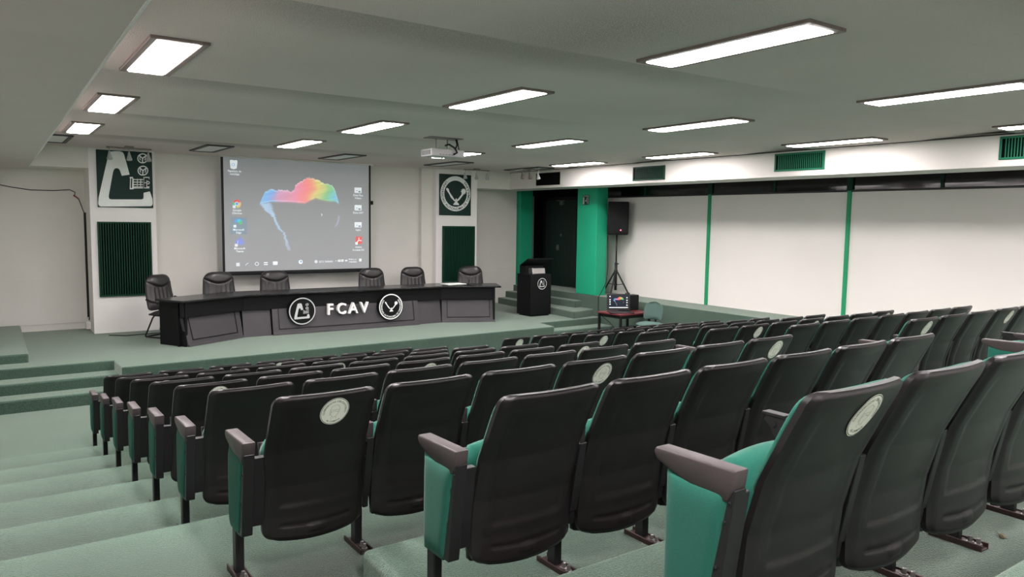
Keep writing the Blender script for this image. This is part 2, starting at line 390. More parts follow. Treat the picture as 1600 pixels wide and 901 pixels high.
# ceiling with shallow bays that step up behind every row of lights
LY = [-.2, 2.72, 5.64, 8.60, 11.42]; LL = 1.45
prof = [(YBACK, CZ)]
for y in LY:
    prof += [(y - .15, CZ), (y + LL + .10, CZ), (y + LL + .11, CZ + .05), (y + LL + .7, CZ + .028)]
prof = sorted(prof)
prof[-1] = (13.38, CZ + .002)
prof += [(YB + .6, CZ)]
prof = [p for p in prof]
top = [(YB + .6, CZ + .3), (YBACK, CZ + .3)]
b = nb(); prism(b, prof + top, 'x', XS - .3, XBM + .3); struct('ceiling', b, M['ceiling'])
# lowered soffit over the aisle, with a thin pale edge
b = nb(); prism(b, [(XL - .1, YBACK), (.49, YBACK), (XS + .03, YB), (XS + .03, YN), (XL - .1, YN)], 'z', ZSF + .005, CZ + .3); struct('ceiling_soffit', b, M['soffit'])
b = nb(); prism(b, [(.486, YBACK), (.498, YBACK), (XS + .038, YB), (XS + .026, YB)], 'z', ZSF - .002, ZSF + .03); struct('trim_1', b, M['edge'])
# walls
b = nb(); box(b, XL - .2, XL, YBACK, YN + .2, -.2, CZ + .3); struct('wall_left', b, M['wall'])
b = nb(); box(b, XL - .2, XW + .4, YBACK - .2, YBACK, -.2, CZ + .3); struct('wall_behind', b, M['wall'])
b = nb()
box(b, XL, 1.6, YN, YN + .2, 0, CZ); box(b, 9.8, 11.70, YN, YN + .2, 0, CZ)
box(b, 2.6, 8.45, 15.93, YN + .2, 0, CZ); box(b, 8.44, 8.90, 15.80, YN + .2, 0, CZ)
struct('wall_stage', b, M['wall'])
b = nb()
prism(b, [(1.55, YB), (2.655, YB), (2.655, YN), (1.55, YN)], 'z', ZST - .05, CZ); struct('column', b, M['column'])
b = nb(); prism(b, [(8.755, YB), (9.90, YB), (9.90, YN), (8.755, YN)], 'z', ZST - .05, CZ); struct('column', b, M['column'])
b = nb(); box(b, XL, 1.552, YB + .002, YN, ZSF + .02, CZ); struct('wall_lintel', b, M['wall'])
b = nb(); box(b, 9.89, XBM + .05, YB + .002, YN, ZSF - .03, CZ); box(b, XBM + .02, XBM + .75, YB - .01, YN, ZSF - .03, CZ); struct('wall_lintel', b, M['wall'])
# dropped beam in front of the windows
b = nb(); box(b, XBM, XBM + .75, YBACK, YB + .1, ZSF - .03, CZ + .02, bev=.006); struct('beam', b, M['panelwhite'])
b = nb(); box(b, XBM - .012, XBM + .002, YBACK, YB - .02, CZ - .012, CZ + .01); struct('trim_2', b, M['trimdk'])
b = nb(); box(b, XBM + .7, XW + .3, YBACK, YN + .2, CZ - .02, CZ + .3); struct('ceiling_bay', b, M['hole'])
# window wall: white panels between emerald mullions, dark panes above
ZPT = 3.27
MUL = [-2.0, 1.2, 4.35, 7.45, 10.57, 14.4]
for i in range(len(MUL) - 1):
    b = nb(); box(b, XW, XW + .05, MUL[i] + .03, MUL[i + 1] - .03, ZLG, ZPT); tag(obj('wall_right', b, M['panelwhite']), kind='structure')
b = nb(); box(b, XW + .05, XW + .25, YBACK, YN + .2, 0, CZ); struct('wall_right', b, M['black'])
n = 3
for y in MUL[:-1]:
    b = nb(); box(b, XW - .035, XW + .05, y - .035, y + .035, ZLG, ZPT + .02, bev=.004); struct('trim_%d' % n, b, M['greentrim']); n += 1
    b = nb(); box(b, XW - .03, XW + .05, y - .05, y + .05, ZPT + .02, CZ); struct('trim_%d' % n, b, M['dkgreen']); n += 1
k = 1
for i in range(len(MUL) - 1):
    mid = (MUL[i] + MUL[i + 1]) / 2
    for a, c in ((MUL[i] + .05, mid - .025), (mid + .025, MUL[i + 1] - .05)):
        b = nb(); box(b, XW + .01, XW + .03, a, c, ZPT + .03, CZ); struct('window_%d' % k, b, M['glass']); k += 1
    b = nb(); box(b, XW - .01, XW + .05, mid - .025, mid + .025, ZPT + .02, CZ); struct('trim_%d' % n, b, M['dkgreen']); n += 1
b = nb(); box(b, XW - .02, XW + .05, YBACK, 14.4, ZPT, ZPT + .035); struct('trim_%d' % n, b, M['frame']); n += 1
# dado seams on the recessed walls
b = nb(); box(b, XL, 1.56, YN - .012, YN, .6, 1.472, bev=.003); struct('baseboard_stage', b, M['wall'])
b = nb(); box(b, 9.9, 11.69, YN - .012, YN, .5, 1.455, bev=.003); struct('baseboard_stage', b, M['wall'])
# emerald pilaster, dark door recess, emerald pillar
b = nb(); box(b, 11.72, 12.12, 16.34, YN + .2, ZLG, ZSF + .1, bev=.006); struct('pilaster', b, M['green'])
b = nb(); box(b, XLG, 11.955, 13.17, 13.87, ZLG, ZSF + .1, bev=.008); struct('pillar', b, M['green'])
b = nb(); box(b, 12.10, XW + .2, 16.42, YN + .2, ZLG, CZ); struct('wall_doorway', b, M['hole'])
d = tag(empty('door_1', (XW, 15.6, ZLG)), kind='structure')
b = nb(); box(b, 0, .05, -.72, .62, .01, 2.28)
for i in range(22):
    y = -.70 + i * .06; box(b, -.008, .002, y, y + .045, .03, 2.26, bev=.003, seg=1)
obj('door_leaf', b, M['door'], d)
b = nb(); box(b, -.03, .05, -.80, -.72, 0, 2.36); box(b, -.03, .05, .62, .70, 0, 2.36); box(b, -.03, .05, -.80, .70, 2.28, 2.36); obj('door_frame', b, M['black'], d)
b = nb(); box(b, -.025, -.005, .02, .11, .96, 1.10, bev=.004); tube(b, [(-.02, .065, 1.03), (-.06, .065, 1.03)], .015, 10); tube(b, [(-.06, .07, 1.03), (-.06, -.03, 1.03)], .012, 10); obj('door_handle', b, M['grey'], d)
b = nb(); lathe(b, [(.005, 0), (.032, .0), (.032, .012), (.005, .02)], 16, mtx=Matrix.Translation((-.005, -.06, 1.36)) @ Matrix.Rotation(-PI / 2, 4, 'Y')); obj('door_lock', b, M['grey'], d)
b = nb(); box(b, -.07, -.005, -.17, -.05, 2.16, 2.25, bev=.006); tube(b, [(-.04, -.11, 2.26), (-.05, .1, 2.28)], .008, 8); tube(b, [(-.04, -.11, 2.26), (-.05, -.24, 2.28)], .008, 8); obj('door_closer', b, M['grey'], d)
b = nb(); box(b, XW - .02, XW + .06, 14.5, 16.45, ZLG + 2.37, CZ); struct('trim_%d' % n, b, M['hole']); n += 1
b = nb(); box(b, 12.12, 12.135, 16.30, 16.34, ZLG + .45, ZSF - .15); struct('trim_%d' % n, b, M['trim']); n += 1
b = nb(); box(b, XW - .03, XW, 14.95, 15.5, ZLG, ZLG + .012); struct('trim_%d' % n, b, M['grey']); n += 1

# ------------------------------------------------------------------ ceiling lights
ORD = ['first', 'second', 'third', 'fourth', 'fifth', 'sixth', 'seventh', 'eighth', 'ninth', 'tenth']
def fixture_mesh(w, l):
    t = .052
    b = nb()
    for a in ((0, t, 0, l), (w - t, w, 0, l), (t, w - t, 0, t), (t, w - t, l - t, l)):
        box(b, a[0], a[1], a[2], a[3], -.022, .02, bev=.004, seg=1)
    fr = b
    return fr, t
def light(x, y, w, l, lit, label, group):
    o = thing('ceiling_light', label, 'ceiling light', (x, y, CZ), 0, group)
    fr, t = fixture_mesh(w, l)
    obj('light_frame', fr, M['trim'] if lit else M['trimdk'], o)
    b = nb()
    z0 = -.026 if lit else -.012
    prism(b, [(t + .012, z0), (w - t - .012, z0), (w - t, .0), (t, .0)], 'y', t, l - t)
    obj('diffuser', b, M['lens'] if lit else M['lensoff'], o)
    if lit:
        ld = bpy.data.lights.new('tube_light', 'AREA'); ld.shape = 'RECTANGLE'; ld.size = w - 2 * t - .03; ld.size_y = l - 2 * t - .01
        ld.energy = LAMP_W; ld.color = (1.0, .93, .935); ld.spread = math.radians(115)
        lo = bpy.data.objects.new('tube_light', ld); COL.objects.link(lo); lo.parent = o; lo.location = (w / 2, l / 2, -.0275)
    return o
cols = [(.95, 'first'), (4.03, 'second'), (7.0, 'third'), (9.93, 'fourth')]
LW = .39
for j in range(1, 5):
    for i, (x, nm) in enumerate(cols):
        xx = x
        if i == 3 and j == 4: xx = x + .02
        lab = 'added unseen ceiling light, %s row from the stage, %s column from the stepped aisle' % (ORD[4 - j], nm)
        light(xx, LY[j], LW, LL, True, lab, 'lit ceiling lights')
for yy_, wd in ((LY[0], 'fifth'), (-3.12, 'sixth')):      # unseen rows added over and behind the camera for more light
    for i, (x, nm) in enumerate(cols):
        light(x, yy_, LW, LL, True, 'added unseen ceiling light, %s row from the stage, %s column from the stepped aisle' % (wd, nm), 'lit ceiling lights')
offs = [(.70, 'beside the lowered soffit'), (3.10, 'near the upper corner of the projection screen'), (5.55, 'over the middle of the projection screen'), (7.97, 'near the round seal board'), (10.12, 'beside the beam with air vents')]
for x, where in offs:
    light(x, 13.45, .45, 1.38, False, 'unlit grey ceiling light ' + where, 'unlit ceiling lights')

# ------------------------------------------------------------------ air vents in the beam
def vent(y0, y1, z0, z1, label, m, lou=True):
    o = thing('air_vent', label, 'air vent', (XBM, y0, z0), 0, 'beam air vents')
    h = z1 - z0; L = y1 - y0
    b = nb(); box(b, -.004, .0, .01, L - .01, .01, h - .01); obj('backing', b, M['hole'], o)
    b = nb(); t = .028
    for a in ((0, L, 0, t), (0, L, h - t, h), (0, t, t, h - t), (L - t, L, t, h - t)): box(b, -.016, .0, a[0], a[1], a[2], a[3], bev=.003, seg=1)
    obj('vent_frame', b, m, o)
    if lou:
        b = nb(); k = int((L - 2 * t) / .035)
        for i in range(k):
            y = t + .01 + i * .035; box(b, -.013, -.003, y, y + .012, t, h - t)
        obj('louvre', b, m, o)
vent(13.63, 14.54, 3.53, 3.82, 'plain black air vent in the beam nearest the stage', M['hole'], False)
vent(10.35, 11.24, 3.525, 3.805, 'dark green louvred air vent in the beam, second from the stage', M['dkgreen'])
vent(6.945, 7.87, 3.56, 3.855, 'green louvred air vent in the beam, third from the stage', M['vent'])
vent(3.53, 4.455, 3.56, 3.86, 'green louvred air vent in the beam, fourth from the stage', M['vent'])

# ------------------------------------------------------------------ column boards, grilles
def plane_fn(x0, z0, y):            # 2-D figure on a wall facing the audience
    return lambda x, z, lay: (x0 + x, y - .0015 * lay, z0 + z)
def fcav_emblem(bm, fn, s, mi, lay=1, ox=0., oy=0.):
    """the letter-like sickle shape, two wheels and a trailer; unit square scaled by s, centred"""
    def q(px, py):
        u = (px - 207 - (py - 120) * .058) / 575 - .5; v = .5 - (py - 122 - .04 * (px - 207)) / 592
        return (ox + u * s, oy + v * s)
    outer = [(330, 176), (336, 152), (352, 138), (400, 131), (450, 133), (476, 142), (492, 165), (524, 270), (556, 380), (475, 393), (452, 332), (440, 318), (425, 312), (406, 314), (393, 326), (383, 352), (364, 475), (345, 600), (346, 622), (354, 636), (372, 641), (530, 644), (690, 646), (706, 641), (712, 628), (711, 575), (778, 560), (808, 640), (813, 690), (808, 712), (792, 722), (530, 719), (268, 715), (248, 706), (240, 688), (242, 622), (285, 400)]
    poly(bm, [q(*p) for p in outer], fn, lay, mi)
    for cx, cy in ((690, 205), (697, 337)):
        c = [q(cx + 52 * math.cos(a), cy + 48 * math.sin(a)) for a in [2 * PI * k / 28 for k in range(28)]]
        stroke(bm, c, s * .02, fn, lay, mi, True)
        for a0, a1 in ((2.35, 3.9), (-.76, .8)):
            stroke(bm, [q(cx + 30 * math.cos(a0 + (a1 - a0) * k / 8), cy - 28 * math.sin(a0 + (a1 - a0) * k / 8)) for k in range(9)], s * .017, fn, lay, mi)
        for dx, dy in ((0, 46), (-38, -30), (38, -30)):
            stroke(bm, [q(cx, cy), q(cx + dx, cy + dy)], s * .024, fn, lay, mi)
    def rect(x0, y0, x1, y1): poly(bm, [q(x0, y0), q(x1, y0), q(x1, y1), q(x0, y1)], fn, lay, mi)
    rect(558, 404, 592, 420); rect(562, 420, 572, 522); rect(586, 420, 602, 522); rect(562, 522, 602, 536)
    for y in (428, 455, 482, 506): rect(602, y, 712, y + 10)
    for x in (636, 672, 704): rect(x, 424, x + 9, 520)
    rect(600, 518, 772, 528); rect(704, 404, 770, 414); rect(704, 404, 716, 528); rect(762, 404, 770, 428)
    stroke(bm, [q(756 + 14 * math.cos(2 * PI * k / 14), 467 + 14 * math.sin(2 * PI * k / 14)) for k in range(14)], s * .015, fn, lay, mi, True)
    rect(738, 506, 772, 516); rect(738, 440, 746, 528); rect(716, 462, 742, 472)
def uat_figure(bm, fn, cx, cy, s, mi, lay=2, wd=.85):
    """two crossed torches over a small foot; s = outer ring radius"""
    def q(px, py): return (cx + (px - 465) / 220 * s, cy - (py - 445) / 250 * s)
    stroke(bm, [q(330, 372), q(348, 390), q(364, 424), q(376, 442), q(405, 490), q(440, 532), q(470, 556)], [s * wd * k_ for k_ in (.10, .19, .12, .10, .15, .10, .08)], fn, lay, mi)
    stroke(bm, [q(572, 440), q(545, 480), q(510, 525), q(478, 556)], [s * wd * k_ for k_ in (.15, .12, .12, .08)], fn, lay, mi)
    fl = []
    for k in range(20):
        a = 2 * PI * k / 20; r = 44 if k % 2 == 0 else 29
        fl.append(q(582 + r * math.cos(a), 408 + r * 1.1 * math.sin(a)))
    poly(bm, fl, fn, lay, mi)
    poly(bm, [q(455, 540), q(468, 512), q(482, 512), q(494, 540), q(490, 562), q(515, 592), q(515, 605), q(432, 605), q(432, 592), q(458, 562)], fn, lay, mi)

def board(x0, x1, z0, z1, label, which):
    o = thing('emblem_board', label, 'sign board', (x0, YB - .0005, z0))
    w, h = x1 - x0, z1 - z0
    b = nb(); box(b, 0, w, -.03, .0, 0, h, bev=.008); obj('board', b, M['board'], o)
    b = nb(); fn = lambda x, z, l: (w / 2 + x * w * .985, -.0315 - .002 * l, h / 2 + z * h * .985)
    if which == 'fcav':
        fcav_emblem(b, fn, 1.0, 0)
        obj('emblem', b, M['emblemwhite'], o)
    else:
        kx = .46 * w; kz = .46 * w * 1.0
        fn = lambda x, z, l: (w * .5 + x, -.0315 - .002 * l, h * .53 + z)
        R = .475 * w; Rz = R * .98
        stroke(b, circ(0, 0, R * .875, 64), R * .25, fn, 1, 0, True)
        arctext(b, 'UNIVERSIDAD AUTONOMA DE TAMAULIPAS', 0, 0, R * .875, R * .20, -PI / 2, fn, True, 2, 1, .012, 1.06)
        uat_figure(b, fn, 0, 0, R, 0, 1)
        obj('emblem', b, [M['emblemwhite'], M['ink']], o)
    return o
board(1.675, 2.605, 2.82, 3.865, 'dark green board with white sickle-shaped emblem and two wheels, above tall slatted panel', 'fcav')
board(8.83, 9.71, 2.79, 3.77, 'dark green board with round white university seal of crossed torches', 'uat')
def grille(x0, x1, z0, z1, label):
    o = thing('slatted_panel', label, 'wall panel', (x0, YB - .003, z0), 0, 'slatted column panels')
    w, h = x1 - x0, z1 - z0; t = .03
    b = nb(); box(b, 0, w, -.012, 0, 0, h); obj('backing', b, M['hole'], o)
    b = nb()
    for a in ((0, w, 0, t), (0, w, h - t, h), (0, t, t, h - t), (w - t, w, t, h - t)): box(b, a[0], a[1], -.045, -.012, a[2], a[3], bev=.004, seg=1)
    obj('panel_frame', b, M['dkgreen'], o)
    b = nb(); n_ = 20
    for i in range(n_):
        x = t + (w - 2 * t) * (i + .5) / n_
        box(b, x - .010, x + .010, -.042, -.011, t, h - t, bev=.003, seg=1)
    obj('slats', b, M['dkgreen'], o)
grille(1.655, 2.555, 1.165, 2.553, 'tall dark green slatted panel on the column under the sickle emblem board')
grille(8.925, 9.825, 1.185, 2.535, 'tall dark green slatted panel on the column under the round seal board')

# ------------------------------------------------------------------ projection screen
SX0, SX1, SZ0, SZ1, SY = 3.845, 7.05, 1.525, 3.89, 15.6
scr = thing('projection_screen', 'large pull-down projection screen showing a computer desktop with a colourful cloud', 'projection screen', (SX0, SY, SZ0))
SW, SH = SX1 - SX0, SZ1 - SZ0
UP = [(75, 322), (95, 270), (130, 195), (180, 168), (250, 180), (300, 176), (350, 178), (400, 196), (440, 182), (455, 130), (500, 95), (545, 70), (600, 48), (650, 58), (690, 66), (740, 88), (775, 112), (820, 108), (870, 140), (905, 190), (925, 260), (948, 325)]
LO = [(75, 322), (130, 312), (200, 296), (300, 300), (420, 304), (500, 310), (560, 316), (620, 286), (680, 262), (740, 280), (840, 300), (900, 296), (948, 325)]
STL = [(322, 75), (360, 92), (420, 150), (480, 215), (540, 232), (595, 258), (640, 315), (720, 330), (800, 345), (830, 362)]
STR = [(322, 200), (360, 205), (420, 222), (480, 240), (540, 262), (595, 290), (640, 335), (720, 362), (800, 388), (830, 400)]
COLX = [(70, (92, 170, 214)), (220, (104, 150, 204)), (290, (188, 138, 170)), (400, (196, 130, 158)), (500, (214, 128, 150)), (600, (226, 120, 122)), (660, (214, 140, 112)), (720, (206, 186, 110)), (790, (176, 188, 112)), (850, (112, 176, 120)), (910, (104, 182, 178)), (950, (110, 170, 200))]
def hashn(i): 
    v = math.sin(i * 127.1 + 3.7) * 43758.5453; return v - math.floor(v)
def n1(x):
    i = math.floor(x); t = x - i; t = t * t * (3 - 2 * t); return hashn(i) * (1 - t) + hashn(i + 1) * t
def cloud(px, py):
    """colour and weight of the cloud at zoom coords"""
    best = None
    if 70 <= px <= 950:
        rag = (n1(px / 13.) - .5) * 16 + (n1(px / 5.) - .5) * 8
        u = interp(UP, px) + (rag if 120 < px < 930 else 0); l = interp(LO, px)
        if u - 2 < py:
            cx = [interp([(a, c[k]) for a, c in COLX], px + (n1(py / 25. + 9) - .5) * 50 + (py - u) * .25) for k in range(3)]
            if py < l:
                w = smooth(u - 2, u + 3, py)
                edge = 1 - smooth(0, 26, py - u)
                streak = .10 * (n1((py + px * .22) / 9.) - .5)
                cx = [c + (248 - c) * .55 * edge * (.4 + .6 * n1(px / 30. + 2)) for c in cx]
                cx = [c * (1 + streak) for c in cx]
                lowedge = (1 - smooth(0, 14, l - py)) * (1 if px < 560 else .2)
                cx = [c + (235 - c) * .5 * lowedge for c in cx]
                best = (cx, w * .95)
            else:
                best = (cx, .75 * (1 - smooth(0, 22, py - l)) * (1 - .3 * smooth(520, 640, px)))
    if 322 <= py <= 832:
        a, c = interp(STL, py), interp(STR, py)
        wv = (n1(py / 14.) - .5) * 14; a += wv; c += wv
        if a - 8 < px < c + 8:
            t = (px - a) / (c - a)
            w = smooth(-.1, .12, t) * (1 - smooth(.7, 1.1, t)) * (.75 - .35 * smooth(600, 830, py))
            col = (140 + 30 * n1(px / 9. + py / 40.), 178 + 14 * n1(px / 11.), 214)
            if best is None or w > best[1]: best = (col, w)
    if 450 < py < 590 and 880 < px < 960:
        cxm = 945 - ((py - 470) / 110.) ** 2 * 45 if py > 470 else 945
        w = .45 * (1 - smooth(4, 16, abs(px - cxm))) * smooth(450, 470, py) * (1 - smooth(560, 590, py))
        if w > .01 and (best is None or w > best[1]): best = ((168, 182, 205), w)
    return best
def picture(nx, ny, w, h, fn, bg, m, name, parent, gain):
    me = bpy.data.meshes.new(name); V = []; F = []; C = []
    for j in range(ny + 1):
        for i in range(nx + 1):
            u, v = i / nx, j / ny
            V.append(fn(u * w, v * h))
            # screen (u,v) -> photograph crop in which the cloud was measured (corners bilinear)
            px = (346 + 4 * (1 - v)) * (1 - u) + 579 * u; px = 348 + (578.5 - 348) * u
            yt = 244 + 15 * u; ybm = 424 - 6 * u; py = ybm + (yt - ybm) * v
            c = cloud((px - 390) * 6.933, (py - 270) * 6.933)
            g = bg(u, v)
            gg = [lin(q) * gain for q in g]
            if c: gg = [gg[k] + (max(0., lin(c[0][k]) * 1.6 - .17) * (gain + .14) - gg[k]) * c[1] for k in range(3)]
            C.append(gg + [1.])
    for j in range(ny):
        for i in range(nx):
            a = j * (nx + 1) + i; F.append((a, a + 1, a + nx + 2, a + nx + 1))
    me.from_pydata(V, [], F); me.materials.append(m)
    at = me.color_attributes.new('picture', 'FLOAT_COLOR', 'POINT')
    at.data.foreach_set('color', [q for c in C for q in c])
    return link(name, me, parent)
b = nb(); T = .045
for a in ((0, T, 0, SH), (SW - T, SW, 0, SH), (0, SW, 0, .05)): box(b, a[0], a[1], -.004, .012, a[2], a[3])
obj('screen_border', b, M['screenframe'], scr)
b = nb(); tube(b, [(-.03, .0, -.012), (SW + .03, .0, -.012)], .018, 12); obj('bottom_bar', b, M['black'], scr)
b = nb(); box(b, -.05, SW + .05, -.05, .07, SH - .03, SH + .001, bev=.004); obj('roller_case', b, M['wall'], scr)
SCR_BG = (96, 101, 105)
pw, ph = SW - 2 * T, SH - .05 - .03
picture(330, 250, pw, ph, lambda x, z: (T + x, -.003, .05 + z), lambda u, v: SCR_BG, M['projected'], 'screen_fabric', scr, .56)
# desktop icons and taskbar, all projected on the fabric
def spix(px, py):
    u = (px - 348) / (578.5 - 348); yt = 244 + 15 * u; yb_ = 424 - 6 * u; v = (py - yb_) / (yt - yb_); return (T + u * pw, .05 + v * ph)
sfn = lambda x, z, l: (x, -.0045 - .0008 * l, z)
K = pw / 230.5                       # metres per photograph pixel on the screen
b = nb()
def flush():
    global b
    obj('desktop_icon', b, [M[k] for k in ICM], scr); b = nb()
ICM = ['iconwhite', 'ic_red', 'ic_yel', 'ic_grn', 'ic_blu', 'ic_cyan', 'ic_pur', 'ic_sel']
def srect(px, py, w, h, lay=1, mi=0):
    x, z = spix(px, py); poly(b, [(x - w * K / 2, z - h * K / 2), (x + w * K / 2, z - h * K / 2), (x + w * K / 2, z + h * K / 2), (x - w * K / 2, z + h * K / 2)], sfn, lay, mi)
def stext(s, px, py, h, mi=0): x, z = spix(px, py); text(b, s, x, z, h * K, sfn, 2, mi, .012)
x, z = spix(363, 256); poly(b, [(x - 5.5 * K, z + 6 * K), (x - 3 * K, z + 7 * K), (x + 1 * K, z + 6 * K), (x + 4 * K, z + 7 * K), (x + 5.5 * K, z + 5 * K), (x + 4 * K, z - 5.5 * K), (x - .5 * K, z - 6.5 * K), (x - 4.5 * K, z - 5.5 * K)], sfn, 1, 0)
stroke(b, circ(x - .5 * K, z, 2 * K, 12), .8 * K, sfn, 2, 4, True)
stext('Papelera de', 364, 266, 4.2); stext('reciclaje', 364, 270.6, 4.2)
flush()
x, z = spix(366.5, 317)
for a0, mi in ((PI / 6, 1), (PI / 6 + 2 * PI / 3, 3), (PI / 6 + 4 * PI / 3, 2)):
    stroke(b, circ(x, z, 4.3 * K, 10, a0=a0, a1=a0 + 2 * PI / 3, end=True), 3.6 * K, sfn, 1, mi)
poly(b, circ(x, z, 3 * K, 20), sfn, 2, 0); poly(b, circ(x, z, 2.3 * K, 20), sfn, 3, 4)
stext('Google', 366.5, 327, 4.2); stext('Chrome', 366.5, 331.6, 4.2)
srect(362.5, 321.5, 4, 4, 3, 0); flush()
srect(369, 351.5, 24, 25, 1, 7); srect(363, 352, 4, 4, 3, 0)
x, z = spix(368.5, 346.5); poly(b, circ(x, z, 6 * K, 24, a0=.2, a1=PI, end=True), sfn, 2, 4); poly(b, circ(x + 2.6 * K, z + .2 * K, 3.2 * K, 20), sfn, 3, 3); poly(b, circ(x + 1 * K, z + 2.5 * K, 2.6 * K, 20), sfn, 3, 5)
stext('Microsoft', 368.5, 357.5, 4.2); stext('Edge', 368.5, 362, 4.2)
flush()
x, z = spix(369.5, 377); poly(b, circ(x + 2 * K, z, 4.6 * K, 20), sfn, 1, 6); poly(b, circ(x + 1 * K, z + 5.5 * K, 2 * K, 16), sfn, 1, 6); srect(367, 377, 6, 7, 2, 6); stext('T', 366.8, 377, 6)
stext('Microsoft', 369.5, 387, 4.2); stext('Teams', 369.5, 391.5, 4.2)
srect(364.5, 382, 4, 4, 3, 0); flush()
for py, l1, l2 in ((297, 'Zona Para', 'Videos'), (324, 'Zona UAT', None), (350.5, 'logos', None)):
    srect(559.5, py, 12, 8.5, 1, 0); srect(562, py + 2, 4, 3, 2, 7); srect(557.5, py + .3, 3, 1.2, 2, 7)
    stext(l1, 559.5, py + 7.6, 4.2)
    if l2: stext(l2, 559.5, py + 12, 4.2)
    flush()
x, z = spix(560.5, 374.5); poly(b, [(x - 5.5 * K, z - 6 * K), (x + 5.5 * K, z - 6 * K), (x + 5.5 * K, z + 6 * K), (x - 5.5 * K, z + 6 * K)], sfn, 1, 1)
stroke(b, [(x - 4.5 * K, z - 4.5 * K), (x + .2 * K, z), (x + .2 * K, z + 4.5 * K)], 1.3 * K, sfn, 2, 0); stroke(b, [(x + .2 * K, z), (x + 4.6 * K, z - .9 * K)], 1.3 * K, sfn, 2, 0); srect(556.5, 379.5, 4, 4, 3, 0)
stext('Adobe', 560, 385, 4.2); stext('Acrobat DC', 560, 389.5, 4.2); flush()
for dx in (-1.3, 1.3):
    for dy in (-1.3, 1.3): srect(366.5 + dx, 412.5 + dy, 2.3, 2.3)
flush()
stroke(b, [spix(377.5, 414), spix(380, 411), spix(382, 410.5)], .9 * K, sfn, 1, 0)
flush()
x, z = spix(394.5, 411.5); stroke(b, circ(x, z, 2.6 * K, 18), .8 * K, sfn, 1, 0, True)
flush()
srect(408, 409.5, 6, 1.4); srect(408, 412.5, 6, 1.4); flush(); srect(422.5, 410.5, 7, 5)
flush()
x, z = spix(462.5, 408.5); poly(b, circ(x, z, 3.3 * K, 20), sfn, 1, 0); poly(b, circ(x + .6 * K, z + .4 * K, 1.4 * K, 14), sfn, 2, 4)
flush()
x, z = spix(487.5, 408); poly(b, circ(x, z, 2.4 * K, 16), sfn, 1, 0)
flush()
stext('22°C', 496.5, 408, 4.2); stext('Soleado', 509, 407.5, 4.2); flush(); stroke(b, [spix(519.6, 407.4), spix(520.8, 406.2), spix(522, 407.4)], .7 * K, sfn, 1, 0)
flush()
srect(526.5, 406.6, 4.5, 3); flush(); srect(532, 406.4, 4, 3.4); flush(); srect(538.5, 406.4, 4, 2.4)
flush()
stext('09:46 a. m.', 549.5, 404.2, 3.2); stext('17/06/2022', 549.5, 408.2, 3.2); flush(); srect(563, 405.5, 4.2, 4.6)
flush()
x, z = spix(498, 335); poly(b, [(x - 1.2 * K, z + 3 * K), (x + 1.4 * K, z + .2 * K), (x + .2 * K, z - .2 * K), (x - .2 * K, z - 2 * K), (x - 1.2 * K, z - 1.2 * K)], sfn, 3, 0)
flush()

# small bits on the stage wall
b = nb(); box(b, 7.20, 7.25, 15.895, 15.93, 3.0, 3.085, bev=.004); tag(obj('screen_control', b, M['black']), 'tiny black screen control switch on the wall beside the projection screen', 'switch')
cab = nb(); tube(cab, [(-.9, 16.47, 3.27), (-.3, 16.47, 3.24), (.218, 16.47, 3.193), (.361, 16.47, 3.164), (.683, 16.47, 3.117), (1.056, 16.47, 3.119), (1.30, 16.47, 3.145), (1.39, 16.47, 3.10), (1.385, 16.47, 3.03), (1.446, 16.46, 2.98), (1.50, 16.45, 2.80), (1.53, 16.44, 2.70)], .007, 6)
c = obj('wire', cab, M['black'], smooth=True); tag(c, 'thin black wire drooping across the recessed wall to the black cable duct', 'wire')
b = nb(); tube(b, [(1.36, 16.462, 3.04), (1.40, 16.455, 3.015), (1.44, 16.462, 2.98)], .012, 6); obj('tape', b, M['red'], c)
b = nb(); box(b, 1.515, 1.55, 16.36, 16.42, .66, 2.72, bev=.003); tag(obj('cable_duct', b, M['black']), 'tall black cable duct on the side of the column with the slatted panel', 'cable duct')
b = nb(); box(b, 1.47, 1.55, 16.2, 16.32, .50, .64, bev=.01); tube(b, [(1.50, 16.24, .63), (1.52, 16.30, .72), (1.53, 16.38, .70)], .008, 6); tag(obj('socket_box', b, M['wall']), 'small pale socket box at the foot of the column by the cable duct', 'socket')

# ------------------------------------------------------------------ presidium table
TBL = thing('panel_table', 'long black angled panel table with white FCAV lettering and two round emblems on the stage', 'table', (5.84, 13.6, ZST))
def tl(x, y): return (x - 5.84, y - 13.6)
FR = [(2.705, 13.31), (3.78, 13.90), (4.28, 13.90), (4.30, 13.845), (7.36, 13.845), (7.38, 13.90), (7.93, 13.93), (9.00, 13.45)]
BK = [(9.30, 14.02), (8.12, 14.52), (3.60, 14.52), (2.385, 13.872)]
def offset(pts, d):            # move the front polyline toward the back (positive d) by simple normals
    out = []
    for i, p in enumerate(pts):
        a = Vector(pts[max(i - 1, 0)]); c = Vector(pts[min(i + 1, len(pts) - 1)]); t = (c - a).normalized()
        out.append((p[0] - t.y * d, p[1] + t.x * d))
    return out
top_f = [(2.60, 13.24), (3.80, 13.82), (7.92, 13.85), (9.08, 13.34)]
b = nb(); prism(b, [tl(*p) for p in top_f + [(9.40, 14.02), (8.15, 14.58), (3.58, 14.58), (2.28, 13.84)]], 'z', .752, .79, bev=.012, seg=3); obj('tabletop', b, M['desktop'], TBL)
